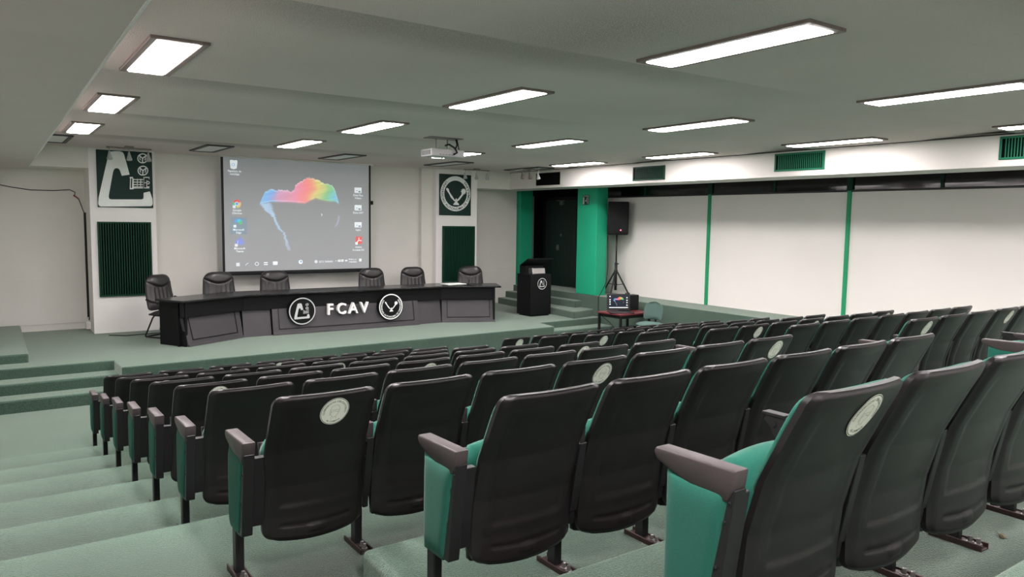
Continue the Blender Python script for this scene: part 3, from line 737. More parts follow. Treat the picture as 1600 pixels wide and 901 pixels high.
# upper fascia
fas = offset([(2.62, 13.29), (3.79, 13.90), (7.93, 13.92), (9.00, 13.45)], .03)
b = nb(); prism(b, [tl(*p) for p in offset(fas, .09) + offset(fas, .12)[::-1]], 'z', .0, .74); obj('modesty_board', b, M['desk'], TBL)
b = nb(); prism(b, [tl(*p) for p in fas + offset(fas, .05)[::-1]], 'z', .49, .753, bev=.004, seg=1); obj('fascia', b, M['desk'], TBL)
def lowpanel(p0, p1, name='front_panel', inset=True, lean=.095, ext=0.):
    """leaning lower front between two floor points, with a raised inner field"""
    P0, P1 = Vector(tl(*p0)), Vector(tl(*p1)); d = (P1 - P0); L = d.length; d.normalize(); nn = Vector((-d.y, d.x))
    def W(s, h, o=0.0):
        s -= ext * (h / .5) * (1 - s / L)
        q = P0 + d * s + nn * (lean * (h / .5) - o + .0); return (q.x, q.y, h)
    b = nb()
    a = [b.verts.new(W(0, 0)), b.verts.new(W(L, 0)), b.verts.new(W(L, .5)), b.verts.new(W(0, .5))]
    c = [b.verts.new(W(0, 0, -.06)), b.verts.new(W(L, 0, -.06)), b.verts.new(W(L, .5, -.06)), b.verts.new(W(0, .5, -.06))]
    b.faces.new(a); b.faces.new(c[::-1])
    for i in range(4): b.faces.new((a[i], c[i], c[(i + 1) % 4], a[(i + 1) % 4]))
    if inset:
        m = .11 if L > .8 else .07
        for (s0, s1, h0, h1, o) in ((m, L - m, .105, .118, .004), (m, m + .012, .105, .5, .004), (L - m - .012, L - m, .105, .5, .004)):
            vs = [b.verts.new(W(s, h, oo)) for oo in (0, .009) for (s, h) in ((s0, h0), (s1, h0), (s1, h1), (s0, h1))]
            f = b.faces.new(vs[4:]); f.material_index = 1
            for i in range(4):
                f = b.faces.new((vs[i], vs[(i + 1) % 4], vs[4 + (i + 1) % 4], vs[4 + i])); f.material_index = 1
        vs = [b.verts.new(W(s, h, oo)) for oo in (0, .018) for (s, h) in ((0, 0), (L, 0), (L, .045), (0, .045))]
        b.faces.new(vs[4:])
        for i in range(4): b.faces.new((vs[i], vs[(i + 1) % 4], vs[4 + (i + 1) % 4], vs[4 + i]))
    return obj(name, b, [M['desklow'], M['desk']], TBL)
lowpanel(FR[0], (3.76, 13.885), ext=.05); lowpanel((3.77, 13.89), FR[2], inset=False); lowpanel(FR[3], FR[4]); lowpanel(FR[5], (7.93, 13.92), inset=False); lowpanel((7.94, 13.92), FR[7])
for p0, p1 in (((2.36, 13.86), (2.665, 13.33)), ((9.0, 13.46), (9.25, 14.02))):
    P0, P1 = Vector(tl(*p0)), Vector(tl(*p1)); d = (P1 - P0).normalized(); nn = Vector((-d.y, d.x)) * .04
    b = nb(); prism(b, [P0, P1, P1 + nn, P0 + nn], 'z', 0, .753); obj('end_panel', b, M['desk'], TBL)
# round emblems and letters
def disc(cx, cz, R, kind):
    o_y = 13.845 - 13.6 - .03
    fn = lambda x, z, l: (cx - 5.84 + x, o_y - .0025 * l, cz + z)
    b = nb(); solid(b, circ(0, 0, R, 56), lambda x, z, l: (cx - 5.84 + x, o_y + l, cz + z), .14, 0, 0)
    stroke(b, circ(0, 0, R * .93, 56), R * .075, fn, 1, 1, True)
    if kind == 'fcav': fcav_emblem(b, fn, R * 1.14, 1, 1, -.03 * R, 0)
    else:
        arctext(b, 'UNIVERSIDAD AUTONOMA DE TAMAULIPAS', 0, 0, R * .77, R * .17, -PI / 2, fn, True, 1, 1, .015, 1.04)
        uat_figure(b, fn, 0, R * .14, R * .80, 1, 1, .75)
    return obj('emblem', b, [M['desk'], M['silver'] if kind == 'fcav' else M['emblemwhite']], TBL)
disc(4.84, .914 - ZST, .265, 'fcav'); disc(6.685, .90 - ZST, .27, 'uat')
for ch, cx in (('F', 5.40), ('C', 5.635), ('A', 5.875), ('V', 6.11)):
    b = nb(); V_, F_ = text_geo(ch, .012)
    def P3(x, y, dy): return (cx - 5.84 + x * .28, 13.845 - 13.6 + .0 - dy, .918 - ZST + (y - .35) * .30)
    A = [b.verts.new(P3(x, y, .03)) for x, y in V_]; B_ = [b.verts.new(P3(x, y, -.05)) for x, y in V_]
    cnt = {}
    for f in F_:
        b.faces.new([A[i] for i in f])
        for i in range(len(f)):
            e = (f[i], f[(i + 1) % len(f)]); cnt[tuple(sorted(e))] = cnt.get(tuple(sorted(e)), 0) + 1
    for (i, j), k_ in cnt.items():
        if k_ == 1: b.faces.new((A[i], A[j], B_[j], B_[i]))
    obj('letter', b, M['white'], TBL)
zt_ = ZST + .79
b = nb(); box(b, -.24, .24, -.16, .16, 0, .012, bev=.002); tag(obj('paper_stack', b, M['paper'], None, (8.38, 14.20, zt_), .1), 'flat white paper lying on the long black table', 'paper')
b = nb(); lathe(b, [(.05, 0), (.05, .01), (.012, .02), (.010, .08), (.018, .10), (.006, .12)], 14); tag(obj('desk_microphone', b, M['black'], None, (8.62, 13.92, zt_), 0, True), 'small dark desk microphone beside the white paper on the long table', 'microphone')

# ------------------------------------------------------------------ conference chairs on the stage
def conf_chair(loc, rz, label):
    """faces -y; seat front at y=-.25, sled base"""
    o = thing('conference_chair', label, 'chair', loc, rz, 'black leather conference chairs')
    zb, zt = .50, 1.13
    def hw(z):
        t = (z - zb) / (zt - zb); w = .325 - .05 * t; r = .16
        d = zt - z
        if d < r: w -= r - math.sqrt(max(0, r * r - (r - d) ** 2))
        d = z - zb
        if d < .06: w -= .06 - math.sqrt(max(0, .0036 - (.06 - d) ** 2))
        return max(w, .01)
    def pos(u, v, s):
        z = zb + (zt - zb) * v; x = (2 * u - 1) * hw(z); e = 1 - abs(2 * u - 1) ** 4; ev = 1 - abs(2 * v - 1) ** 6
        lean = .10 * v + .03 * math.sin(PI * v)
        if s == 0: return (x, .20 + lean + .035 * e * ev, z)
        fr = .055 * e * ev
        cr = abs(z - (.905 + .09 * (x / .26) ** 2))
        fr -= .022 * max(0, 1 - cr / .014)
        if z > .90: fr += .022 * e * smooth(.0, .05, z - (.905 + .09 * (x / .26) ** 2))
        else: fr += .006 * math.cos(x * 2 * PI / .09) * e
        return (x, .20 + lean - .03 - fr, z)
    b = nb(); slab(b, 36, 44, pos); obj('backrest', b, M['leather'], o, smooth=True)
    def seat(u, v, s):
        x = (2 * u - 1) * .29; y = -.27 + .50 * v; e = (1 - abs(2 * u - 1) ** 5) * (1 - abs(2 * v - 1) ** 6)
        return (x, y, .415 - .03 * e) if s == 0 else (x, y, .44 + .055 * e + .02 * (1 - v))
    b = nb(); slab(b, 20, 20, seat); obj('seat', b, M['leather'], o, smooth=True)
    b = nb(); tube(b, [(.0, .18, .42), (0, .235, .46), (0, .26, .62)], .035, 8); obj('back_support', b, M['frame'], o)
    for s in (-1, 1):
        b = nb(); tube(b, [(s * .33, .23, .70), (s * .345, .10, .665), (s * .345, -.12, .655), (s * .335, -.22, .60), (s * .30, -.20, .46)], .021, 10)
        obj('armrest', b, M['frame'], o, smooth=True)
    b = nb()
    for s in (-1, 1):
        tube(b, [(s * .22, .17, .40), (s * .24, .19, .36), (s * .265, .34, .03), (s * .26, .33, .017), (s * .26, -.28, .017)], .014, 8)
        tube(b, [(s * .25, -.2, .41), (s * .2, .17, .41)], .014, 8)
    tube(b, [(-.26, -.28, .017), (.26, -.28, .017)], .014, 8); tube(b, [(-.26, .33, .02), (.26, .33, .02)], .013, 8); tube(b, [(-.22, .17, .40), (.22, .17, .40)], .014, 8)
    obj('sled_base', b, M['frame'], o, smooth=True)
    return o
CH = [(2.68, 14.62, .62, 'black leather conference chair turned inward at the table end, before the slatted panel'),
      (3.66, 14.86, .06, 'black conference chair below the screen corner, beside the turned chair'),
      (4.745, 14.86, .03, 'black leather conference chair behind the table above the sickle emblem'),
      (6.85, 14.86, -.02, 'black leather conference chair behind the table above the torch emblem'),
      (7.85, 14.86, -.05, 'black leather conference chair before bare white wall between screen and seal column'),
      (9.17, 14.66, -.35, 'black leather conference chair at the table end by the lectern')]
for x, y, rz, lab in CH: conf_chair((x, y, ZST), rz, lab)
b = nb(); tube(b, [(1.75, 15.3, ZST + .008), (2.0, 15.1, ZST + .008), (2.35, 15.15, ZST + .008), (2.6, 15.0, ZST + .03), (2.75, 14.8, ZST + .01), (3.1, 14.75, ZST + .008)], .007, 6)
tag(obj('floor_cable', b, M['black'], smooth=True), 'thin black cable lying on the stage floor beside the turned conference chair', 'cable')

# ------------------------------------------------------------------ lectern
LC = thing('lectern', 'black lectern with round silver emblem and slanted top beside the stage steps', 'lectern', (10.47, 13.95, ZST), .0)
b = nb(); box(b, -.29, .31, -.19, .35, .03, .975, bev=.008); obj('body', b, M['desk'], LC)
b = nb(); box(b, -.25, .27, -.16, .31, 0, .03); obj('plinth', b, M['black'], LC)
b = nb(); box(b, -.25, .26, .06, .31, .975, 1.165, bev=.004); obj('neck', b, M['black'], LC)
b = nb(); prism(b, [(-.185, 1.315), (-.19, 1.35), (.12, 1.19), (.11, 1.16)], 'x', -.38, .36, bev=.006); obj('reading_top', b, M['desk'], LC)
b = nb(); prism(b, [(-.14, .98), (.04, .98), (.04, 1.12), (-.12, 1.12)], 'x', -.20, .17, bev=.01); obj('equipment_case', b, M['chrome'], LC)['label'] = 'shiny silver equipment case'
fn = lambda x, z, l: (.04 + x, -.192 - .002 * l, .755 + z)
b = nb(); stroke(b, circ(0, 0, .125, 44), .014, fn, 1, 0, True); fcav_emblem(b, fn, .155, 0, 1, -.004, 0); obj('emblem', b, M['silver'], LC)
b = nb(); tube(b, [(.30, .10, 1.10), (.30, .02, 1.24), (.29, -.06, 1.36)], .008, 8); obj('microphone_stalk', b, M['black'], LC)

# ------------------------------------------------------------------ loudspeaker on tripod
SPX, SPY = 12.16, 13.05
st = thing('speaker_stand', 'black tripod speaker stand on the ledge beside the emerald pillar', 'speaker stand', (SPX, SPY, ZLG))
b = nb(); tube(b, [(0, 0, .12), (0, 0, .75)], .032, 12); tube(b, [(0, 0, .7), (0, 0, 1.428)], .018, 12); obj('pole', b, M['frame'], st, smooth=True)
b = nb(); tube(b, [(0, 0, .52), (0, 0, .60)], .042, 12); obj('collar', b, M['frame'], st)
b = nb(); tube(b, [(0, 0, .72), (0, 0, .77)], .034, 12); tube(b, [(0, 0, .745), (.03, -.06, .745)], .012, 8); obj('clamp', b, M['frame'], st)
b = nb(); tube(b, [(0, 0, .22), (0, 0, .28)], .036, 12); obj('lower_collar', b, M['frame'], st)
for a in (math.radians(112), math.radians(205), math.radians(300)):
    R = .34 if abs(a - math.radians(205)) > .1 else .30
    e = (R * math.cos(a), R * math.sin(a), .015)
    b = nb(); tube(b, [(.03 * math.cos(a), .03 * math.sin(a), .56), e], .019, 8); g = obj('leg', b, M['frame'], st)
    b = nb(); tube(b, [(.03 * math.cos(a), .03 * math.sin(a), .25), (e[0] * .55, e[1] * .55, .27)], .009, 6); obj('brace', b, M['frame'], st)
    b = nb(); tube(b, [(e[0] * .97, e[1] * .97, .0), (e[0] * .97, e[1] * .97, .035)], .02, 8); obj('rubber_foot', b, M['black'], g)
sp = thing('loudspeaker', 'black loudspeaker with a red power light on the tripod stand', 'loudspeaker', (SPX, SPY, ZLG + 1.43), -.62)
b = nb(); prism(b, [(-.25, -.19), (.25, -.19), (.17, .17), (-.17, .17)], 'z', .0, .77, bev=.03, seg=3); obj('cabinet', b, M['black'], sp, smooth=True, autosmooth=40)
b = nb(); box(b, -.215, .215, -.199, -.185, .05, .72, bev=.006)
obj('speaker_grille', b, M['desk'], sp)
b = nb(); lathe(b, [(.001, -.004), (.016, -.004), (.016, .004), (.001, .006)], 14, mtx=Matrix.Translation((.06, -.2, .11)) @ Matrix.Rotation(PI / 2, 4, 'X')); obj('power_light', b, M['led'], sp)
b = nb(); tube(b, [(11.965, 13.15, 2.36), (11.965, 13.14, 2.1), (11.965, 13.12, 1.62), (11.88, 13.08, 1.25), (11.70, 13.05, 1.03), (11.60, 13.02, .93), (11.575, 12.98, .60), (11.56, 12.8, .50), (11.55, 12.55, .40), (11.4, 12.2, .30), (11.3, 12.0, .10), (11.2, 11.9, .03)], .009, 6)
tag(obj('speaker_cable', b, M['black'], smooth=True), 'long black cable hanging down the emerald pillar edge to the floor', 'cable')

# exit pictogram on the pillar face (x = XLG side)
ex = thing('exit_sign', 'small green exit pictogram sign with white doorway and running figure on the emerald pillar', 'sign', (XLG, 13.56, 3.085))
b = nb(); box(b, -.008, 0, -.115, .115, -.005, .225, bev=.002); obj('sign_plate', b, M['dkgreen'], ex)
fn = lambda y, z, l: (-.0085 - .001 * l, -y, z)
b = nb()
for a in ((-.105, -.05, .01, .175), (.085, .10, .0, .215), (-.105, .10, .195, .21)): poly(b, [(a[0], a[2]), (a[1], a[2]), (a[1], a[3]), (a[0], a[3])], fn, 1, 0)
poly(b, circ(.05, .16, .016, 12), fn, 1, 0); stroke(b, [(.04, .14), (.025, .10), (.0, .085), (-.03, .09)], .022, fn, 1, 0); stroke(b, [(.025, .10), (.055, .07), (.05, .03)], .02, fn, 1, 0); stroke(b, [(.035, .13), (.07, .115)], .014, fn, 1, 0)
obj('pictogram', b, M['silver'], ex)

# ------------------------------------------------------------------ laptop table and what is on it
TZ = .80
lt = thing('side_table', 'small table with maroon top and black legs below the stage corner', 'table', (10.56, 11.13, 0), .05)
b = nb(); box(b, -.02, .92, -.0, .70, TZ - .035, TZ, bev=.006); obj('tabletop', b, M['wood'], lt)
b = nb(); box(b, .03, .87, .03, .67, TZ - .10, TZ - .034); obj('apron', b, M['black'], lt)
for x, y in ((0, .02), (.86, .02), (0, .64), (.86, .64)):
    b = nb(); box(b, x, x + .045, y, y + .045, 0, TZ - .034, bev=.004, seg=1); obj('leg', b, M['black'], lt)
lap = thing('laptop', 'open black laptop showing the colourful cloud desktop on the maroon table', 'laptop', (10.80, 11.42, TZ), -.50)
b = nb(); box(b, -.25, .25, -.19, .16, 0, .022, bev=.006); obj('keyboard_base', b, M['key'], lap)
b = nb()
for i in range(5):
    for j in range(13): box(b, -.22 + j * .0335, -.22 + j * .0335 + .027, -.06 + i * .036, -.06 + i * .036 + .028, .0222, .025)
obj('keys', b, M['black'], lap)
lidm = Matrix.Translation((0, .16, .03)) @ Matrix.Rotation(-.10, 4, 'X')
b = nb(); vs = box(b, -.25, .25, 0, .014, .0, .345, bev=.005); bmesh.ops.transform(b, matrix=lidm, verts=list(b.verts)); lid = obj('lid', b, M['key'], lap)
def lcd_fn(x, z): return tuple(lidm @ Vector((-.205 + x, -.0015, .045 + z)))
picture(110, 80, .41, .275, lcd_fn, lambda u, v: (24, 28, 44), M['lcd'], 'display', lid, .9)
b = nb(); fn = lambda x, z, l: tuple(lidm @ Vector((-.205 + x, -.002 - .0008 * l, .045 + z)))
for yy in (.245, .175, .13, .08): poly(b, [(.01, yy - .012), (.032, yy - .012), (.032, yy + .012), (.01, yy + .012)], fn, 1, 0)
for yy in (.22, .165, .115, .06): poly(b, [(.375, yy - .01), (.398, yy - .01), (.398, yy + .01), (.375, yy + .01)], fn, 1, 0)
poly(b, [(0, .003), (.41, .003), (.41, .018), (0, .018)], fn, 1, 0)
obj('display_icons', b, M['iconwhite'], lid)
cs = thing('equipment_case', 'black equipment case standing on the maroon table behind the laptop', 'case', (11.24, 11.68, TZ), -.08)
b = nb(); box(b, -.24, .24, -.10, .10, .0, .33, bev=.012); obj('case_body', b, M['black'], cs)
b = nb(); tube(b, [(-.06, 0, .33), (-.05, 0, .365), (.05, 0, .365), (.06, 0, .33)], .012, 8); obj('handle', b, M['frame'], cs)
b = nb(); box(b, -.10, .30, -.10, .12, 0, .46, bev=.01)
tw = obj('computer_tower', b, M['hole'], None, (11.05, 11.50, 0), .05); tag(tw, 'black computer tower on the floor under the maroon table', 'computer')

# green task chair
gc = thing('task_chair', 'grey green upholstered task chair between the maroon table and the side ledge', 'chair', (10.93, 10.72, .05), -1.25)
def gseat(u, v, s):
    a = 2 * u - 1; c_ = 2 * v - 1
    x = a * math.sqrt(1 - .42 * c_ * c_) * .25; y = c_ * math.sqrt(1 - .42 * a * a) * .25
    e = max(0, 1 - max(abs(a), abs(c_)) ** 5)
    return (x, y, .56 - .02 * e) if s == 0 else (x, y, .585 + .035 * e)
b = nb(); slab(b, 20, 20, gseat); obj('seat', b, M['chairgreen'], gc, smooth=True)
def gback(u, v, s):
    a = 2 * u - 1; z = .66 + .36 * v; w = .21
    if v > .45: w *= math.sqrt(max(0.003, 1 - ((v - .45) / .55) ** 2.6))
    if v < .12: w *= .8 + .2 * math.sqrt(1 - (1 - v / .12) ** 2)
    e = max(0, 1 - abs(a) ** 4) * (1 - abs(2 * v - 1) ** 6)
    y = .24 + .05 * v - .04 * (1 - a * a) * 0 - .05 * a * a
    return (a * w, y + .03 * e, z) if s == 0 else (a * w, y - .025 - .03 * e, z)
b = nb(); slab(b, 24, 24, gback); obj('backrest', b, M['chairgreen'], gc, smooth=True)
b = nb(); tube(b, [(0, .05, .555), (0, .27, .56), (0, .30, .62), (0, .30, .80)], .018, 8); obj('back_bracket', b, M['frame'], gc)
b = nb(); tube(b, [(0, 0, .09), (0, 0, .56)], .028, 12); obj('gas_column', b, M['frame'], gc)
b = nb()
for k in range(5):
    a = 2 * PI * k / 5; tube(b, [(0, 0, .08), (.27 * math.cos(a), .27 * math.sin(a), .035)], .022, 8, 0, .016)
base = obj('star_base', b, M['frame'], gc)
for k in range(5):
    a = 2 * PI * k / 5; b = nb(); tube(b, [(.27 * math.cos(a) - .015 * math.sin(a), .27 * math.sin(a) + .015 * math.cos(a), -.02), (.27 * math.cos(a) + .015 * math.sin(a), .27 * math.sin(a) - .015 * math.cos(a), -.02)], .03, 12); obj('caster', b, M['black'], base)

# ------------------------------------------------------------------ projector and track lights
pj = thing('projector', 'pale grey ceiling projector hanging on a bracket with dark cables', 'projector', (5.60, 9.86, CZ))
b = nb(); box(b, -.26, .30, -.17, .17, -.285, -.175, bev=.016); obj('case', b, M['projector'], pj, smooth=True, autosmooth=40)
b = nb()
for i in range(7): box(b, -.268, -.255, -.13 + i * .04, -.13 + i * .04 + .018, -.265, -.195)
for i in range(5): box(b, -.13 + i * .05, -.13 + i * .05 + .03, -.173, -.166, -.262, -.252)
obj('vent_slots', b, M['grey'], pj)
b = nb(); lathe(b, [(.05, 0), (.055, .03), (.045, .035), (.001, .02)], 20, mtx=Matrix.Translation((.12, .165, -.23)) @ Matrix.Rotation(-PI / 2, 4, 'X')); obj('lens', b, M['glass'], pj, smooth=True)
b = nb(); box(b, -.24, .30, -.13, .13, -.012, .0); tube(b, [(-.09, 0, -.01), (-.09, 0, -.18)], .013, 8); tube(b, [(.13, .05, -.01), (.13, .05, -.18)], .013, 8); box(b, -.15, .19, -.06, .08, -.185, -.172); obj('bracket', b, M['grey'], pj)
b = nb(); tube(b, [(.22, -.05, -.01), (.23, -.07, -.09), (.20, -.06, -.16), (.26, -.12, -.22)], .014, 8); tube(b, [(.0, -.10, -.12), (.06, -.12, -.10), (.13, -.16, -.15), (.16, -.19, -.22), (.10, -.18, -.25)], .014, 8); tube(b, [(.25, -.03, -.01), (.27, -.05, -.15), (.27, -.1, -.24)], .008, 6); obj('cable', b, M['black'], pj, smooth=True)

def track(x0, x1, y, label, heads, dark=True):
    o = thing('track_light', label, 'track light', ((x0 + x1) / 2, y, CZ), 0, 'track lights above the stage')
    L = x1 - x0
    b = nb(); box(b, -L / 2, L / 2, -.014, .014, -.045, -.022, bev=.003, seg=1); box(b, -.07, .07, -.05, .05, -.035, .005, bev=.006); obj('rail', b, M['trim'], o)
    for hx, m in heads:
        b = nb(); X = hx - (x0 + x1) / 2
        tube(b, [(X, 0, -.03), (X, .005, -.10)], .008, 8); lathe(b, [(.016, .06), (.022, .02), (.048, -.075), (.044, -.085), (.002, -.075)], 18, mtx=Matrix.Translation((X, .02, -.16)) @ Matrix.Rotation(-.25, 4, 'X'))
        obj('spot_head', b, M[m], o, smooth=True, autosmooth=40)
track(1.75, 2.47, 14.85, 'three-headed track light above the sickle emblem board', [(1.80, 'lampwhite'), (2.11, 'lampwhite'), (2.42, 'lampwhite')])
track(9.15, 9.85, 15.05, 'three-headed track light beside the round seal board', [(9.19, 'lampwhite'), (9.50, 'lampwhite'), (9.80, 'lampwhite')])
track(10.0, 10.58, 13.95, 'track light with one bright white head in front of the black air vent', [(10.05, 'trim'), (10.26, 'trim'), (10.50, 'white')])

# ------------------------------------------------------------------ auditorium seats
SWD = .247
BP = [(.0, .19), (.205, .195), (.30, .197), (.45, .183), (.63, .135), (.80, .055), (.86, .024), (.92, .0)]
TOPZ = .912
def b_hw(z, z0=.195, z1=.912, r=.045, w=SWD):
    w += .002 * (1 - smooth(.45, .88, z))
    d = z1 - z
    if d < r: w -= r - math.sqrt(max(0, r * r - (r - d) ** 2))
    d = z - z0
    if d < r: w -= r - math.sqrt(max(0, r * r - (r - d) ** 2))
    return max(w, .05)
def back_y(x, z): return interp(BP, z) + .030 * (x / SWD) ** 2
def zwarp(v, z0, z1):
    t = .5 - .5 * math.cos(PI * v); t = .55 * t + .45 * v; return z0 + (z1 - z0) * t
def shell_pos(u, v, s):
    z = zwarp(v, .195, TOPZ); uu = math.sin((u - .5) * PI) * .35 + (2 * u - 1) * .65; x = uu * b_hw(z)
    sag = -.028 * (1 - (x / SWD) ** 2) * (1 - smooth(.195, .34, z))
    y = back_y(x, z)
    edge = max(abs(x) / b_hw(z) if b_hw(z) > .06 else 1, 0)
    if s == 1:
        return (x, y + .034, z + sag)
    # rear face: soft rounded rim and a shallow recessed field
    rim = .012 * smooth(.86, 1.0, edge) + .010 * smooth(.893, .912, z) + .012 * (1 - smooth(.195, .215, z))
    fld = smooth(-.185, -.165, x) * (1 - smooth(.165, .185, x)) * smooth(.335, .36, z) * (1 - smooth(.74, .86, z))
    grv = .006 * max(0, 1 - abs(z - .262) / .010) * (1 - smooth(.165, .18, abs(x)))
    tabz = smooth(.225, .235, z) * (1 - smooth(.255, .265, z)) * (1 - smooth(.03, .036, abs(x + .0)))
    return (x, y + rim + .007 * fld + grv - .006 * tabz, z + sag)
b = nb(); slab(b, 44, 84, shell_pos); ME_SHELL = mesh_of('backrest_shell', b, M['shell'], True, 50)
def cush_pos(u, v, s):
    z = zwarp(v, .56, .905); x = (2 * u - 1) * b_hw(z, .56, .905, .06, SWD - .006); y = back_y(x, z)
    e = (1 - abs(2 * u - 1) ** 6) * (1 - abs(2 * v - 1) ** 8)
    return (x, y + .0345, z) if s == 0 else (x, y + .05 + .042 * e, z)
b = nb(); slab(b, 16, 24, cush_pos); ME_CUSH = mesh_of('back_cushion', b, M['fabric'], True)
def seat_pos(u, v, s):
    # tipped-up seat: v from the lower rear edge to the raised front edge
    a = 2 * u - 1; t = v
    cy, cz = .275 + .075 * t, .195 + .445 * t
    w = .222; w -= .05 * max(0, abs(2 * v - 1) - .8) / .2 * .6
    ny, nz = -.985, .14                # direction toward the backrest
    e = (1 - abs(a) ** 6) * (1 - abs(2 * v - 1) ** 5)
    k = (.022 + .055 * e) if s == 0 else -(.02 + .03 * e)
    up_ = .02 * (1 - a * a) * (1 if v > .9 else 0) - .02 * (1 - a * a) * (1 - smooth(0, .2, v))
    return (a * w, cy + ny * k, cz + nz * k + up_)
b = nb(); slab(b, 16, 26, seat_pos); ME_SEAT = mesh_of('seat_cushion', b, M['fabric'], True)
def pan_pos(u, v, s):
    a = 2 * u - 1; cy, cz = .315 + .08 * v, .175 + .44 * v - .03 * (1 - a * a) * (1 - smooth(0, .3, v)); e = (1 - abs(a) ** 6) * (1 - abs(2 * v - 1) ** 6)
    return (a * .215, cy - .012, cz) if s == 0 else (a * .215, cy + .018 + .02 * e, cz)
b = nb(); slab(b, 10, 14, pan_pos); ME_PAN = mesh_of('seat_pan', b, M['shell'], True)
ARM = [(.455, .690), (.463, .672), (.45, .652), (.40, .634), (.32, .612), (.25, .592), (.21, .588), (.18, .604), (.165, .637), (.155, .696)]
b = nb(); prism(b, ARM, 'x', -.03, .03, bev=.007); ME_ARM = mesh_of('armrest', b, M['arm'], True, 45)
ARM2 = ARM3 = [(.455, .690), (.463, .672), (.45, .652), (.40, .634), (.32, .612), (.25, .592), (.21, .590), (.20, .604), (.195, .637), (.19, .694)]
b = nb(); prism(b, ARM3, 'x', -.021, .021, bev=.006); ME_ARM3 = mesh_of('armrest', b, M['arm'], True, 45)
b = nb(); prism(b, ARM2, 'x', -.021, .021, bev=.007); ME_ARM2 = mesh_of('armrest', b, M['arm'], True, 45)
b = nb(); prism(b, [(.45, .680), (.545, .676), (.555, .660), (.525, .63), (.485, .56), (.43, .56), (.42, .62)], 'x', -.018, .018, bev=.004); box(b, -.021, .021, .465, .56, .676, .688, bev=.002); tube(b, [(-.021, .51, .65), (.021, .51, .65)], .012, 8); ME_HINGE = mesh_of('hinge_bracket', b, M['frame'])
# black side standard: plate, post
b = nb(); prism(b, [(.20, .60), (.40, .60), (.40, .26), (.26, .24), (.25, .24)], 'x', -.014, .014, bev=.003, seg=1); prism(b, [(.178, .62), (.215, .62), (.27, .30), (.238, .30)], 'x', -.019, .019, bev=.003, seg=1)
for y, z in ((.195, .60), (.21, .52), (.24, .40)): lathe(b, [(.001, 0), (.007, 0), (.007, .004), (.001, .006)], 8, mtx=Matrix.Translation((-.018, y, z)) @ Matrix.Rotation(-PI / 2, 4, 'Y'))
ME_STD = mesh_of('side_standard', b, M['frame'])
def end_standard(sg):
    b = nb(); prism(b, [(.17, .63), (.40, .63), (.40, .26), (.26, .24), (.235, .24)], 'x', -.012, .012, bev=.003, seg=1); prism(b, [(.158, .64), (.21, .62), (.275, .24), (.215, .24)], 'x', -.024, .026, bev=.003, seg=1)
    prism(b, [(.19, .61), (.225, .61), (.275, .27), (.238, .27)], 'x', min(0, sg * .085), max(0, sg * .085), bev=.003, seg=1)
    for y, z in ((.175, .60), (.19, .54), (.215, .40)): lathe(b, [(.001, 0), (.006, 0), (.006, .004), (.001, .006)], 8, mtx=Matrix.Translation((-.023, y, z)) @ Matrix.Rotation(-PI / 2, 4, 'Y'))
    return mesh_of('side_standard', b, M['frame'])
ME_STDL, ME_STDR = end_standard(1), end_standard(-1)
b = nb(); box(b, -.02, .02, .335, .395, .0, .30, bev=.005, seg=1); ME_LEG = mesh_of('leg', b, M['frame'])
b = nb(); prism(b, [(.235, 0), (.455, 0), (.455, .008), (.40, .02), (.32, .02), (.235, .008)], 'x', -.026, .026, bev=.003, seg=1); box(b, -.034, -.025, .235, .455, 0, .026, bev=.002, seg=1); box(b, .025, .034, .235, .455, 0, .026, bev=.002, seg=1); ME_FOOT = mesh_of('foot_plate', b, M['foot'])
b = nb()
for y in (.262, .295): lathe(b, [(.016, 0), (.016, .012), (.010, .013), (.009, .034), (.001, .036)], 6, mtx=Matrix.Translation((.0, y, .01)))
ME_BOLT = mesh_of('bolts', b, M['bolt'])
def end_panel(sgn):
    b = nb()
    def pos(u, v, s):
        z = .235 + (.632 - .235) * v
        yf = .408; yr = interp([(0, .255), (1, .178)], v); y = yr + (yf - yr) * u
        e = (1 - abs(2 * u - 1) ** 8) * (1 - abs(2 * v - 1) ** 8)
        z2 = z - .02 * math.sin(PI * u) * 0 + (.012 * (1 - u)) * (1 if v < .5 else 0) * 0
        return ((sgn * .010, y, z2) if s == 0 else (sgn * (.024 + .014 * e), y, z2))
    slab(b, 14, 18, pos); return mesh_of('end_panel', b, M['fabric'], True)
ME_ENDL, ME_ENDR = end_panel(-1), end_panel(1)
# round face-mask sticker
b = nb()
def stfn(x, z, l):
    xx, zz = -.0 + x, .815 + z
    return (xx + .035, back_y(xx + .035, zz) + .0055 * (smooth(.335, .36, zz) * (1 - smooth(.74, .86, zz))) * (1 if abs(xx + .035) < .165 else .0) - .0022 - .0008 * l, zz)
R_ = .07
rings = [[(R_ * k / 5 * math.cos(2 * PI * i / 36), R_ * k / 5 * math.sin(2 * PI * i / 36)) for i in range(36)] for k in range(1, 6)]
cvs = [[b.verts.new(stfn(p[0], p[1], 0)) for p in rg] for rg in rings]; c0 = b.verts.new(stfn(0, 0, 0))
for i in range(36): b.faces.new((c0, cvs[0][i], cvs[0][(i + 1) % 36]))
for a, c in zip(cvs, cvs[1:]):
    for i in range(36): b.faces.new((a[i], c[i], c[(i + 1) % 36], a[(i + 1) % 36]))
stroke(b, circ(0, 0, R_ * .95, 40), R_ * .035, stfn, 1, 1, True)
arctext(b, 'CUBREBOCAS OBLIGATORIO', 0, 0, R_ * .76, R_ * .19, PI / 2, stfn, False, 1, 1, .01, 1.1)
arctext(b, 'AL CAMPUS', 0, 0, R_ * .76, R_ * .17, -PI / 2, stfn, True, 1, 1, .01, 1.1)
q = .5 * R_
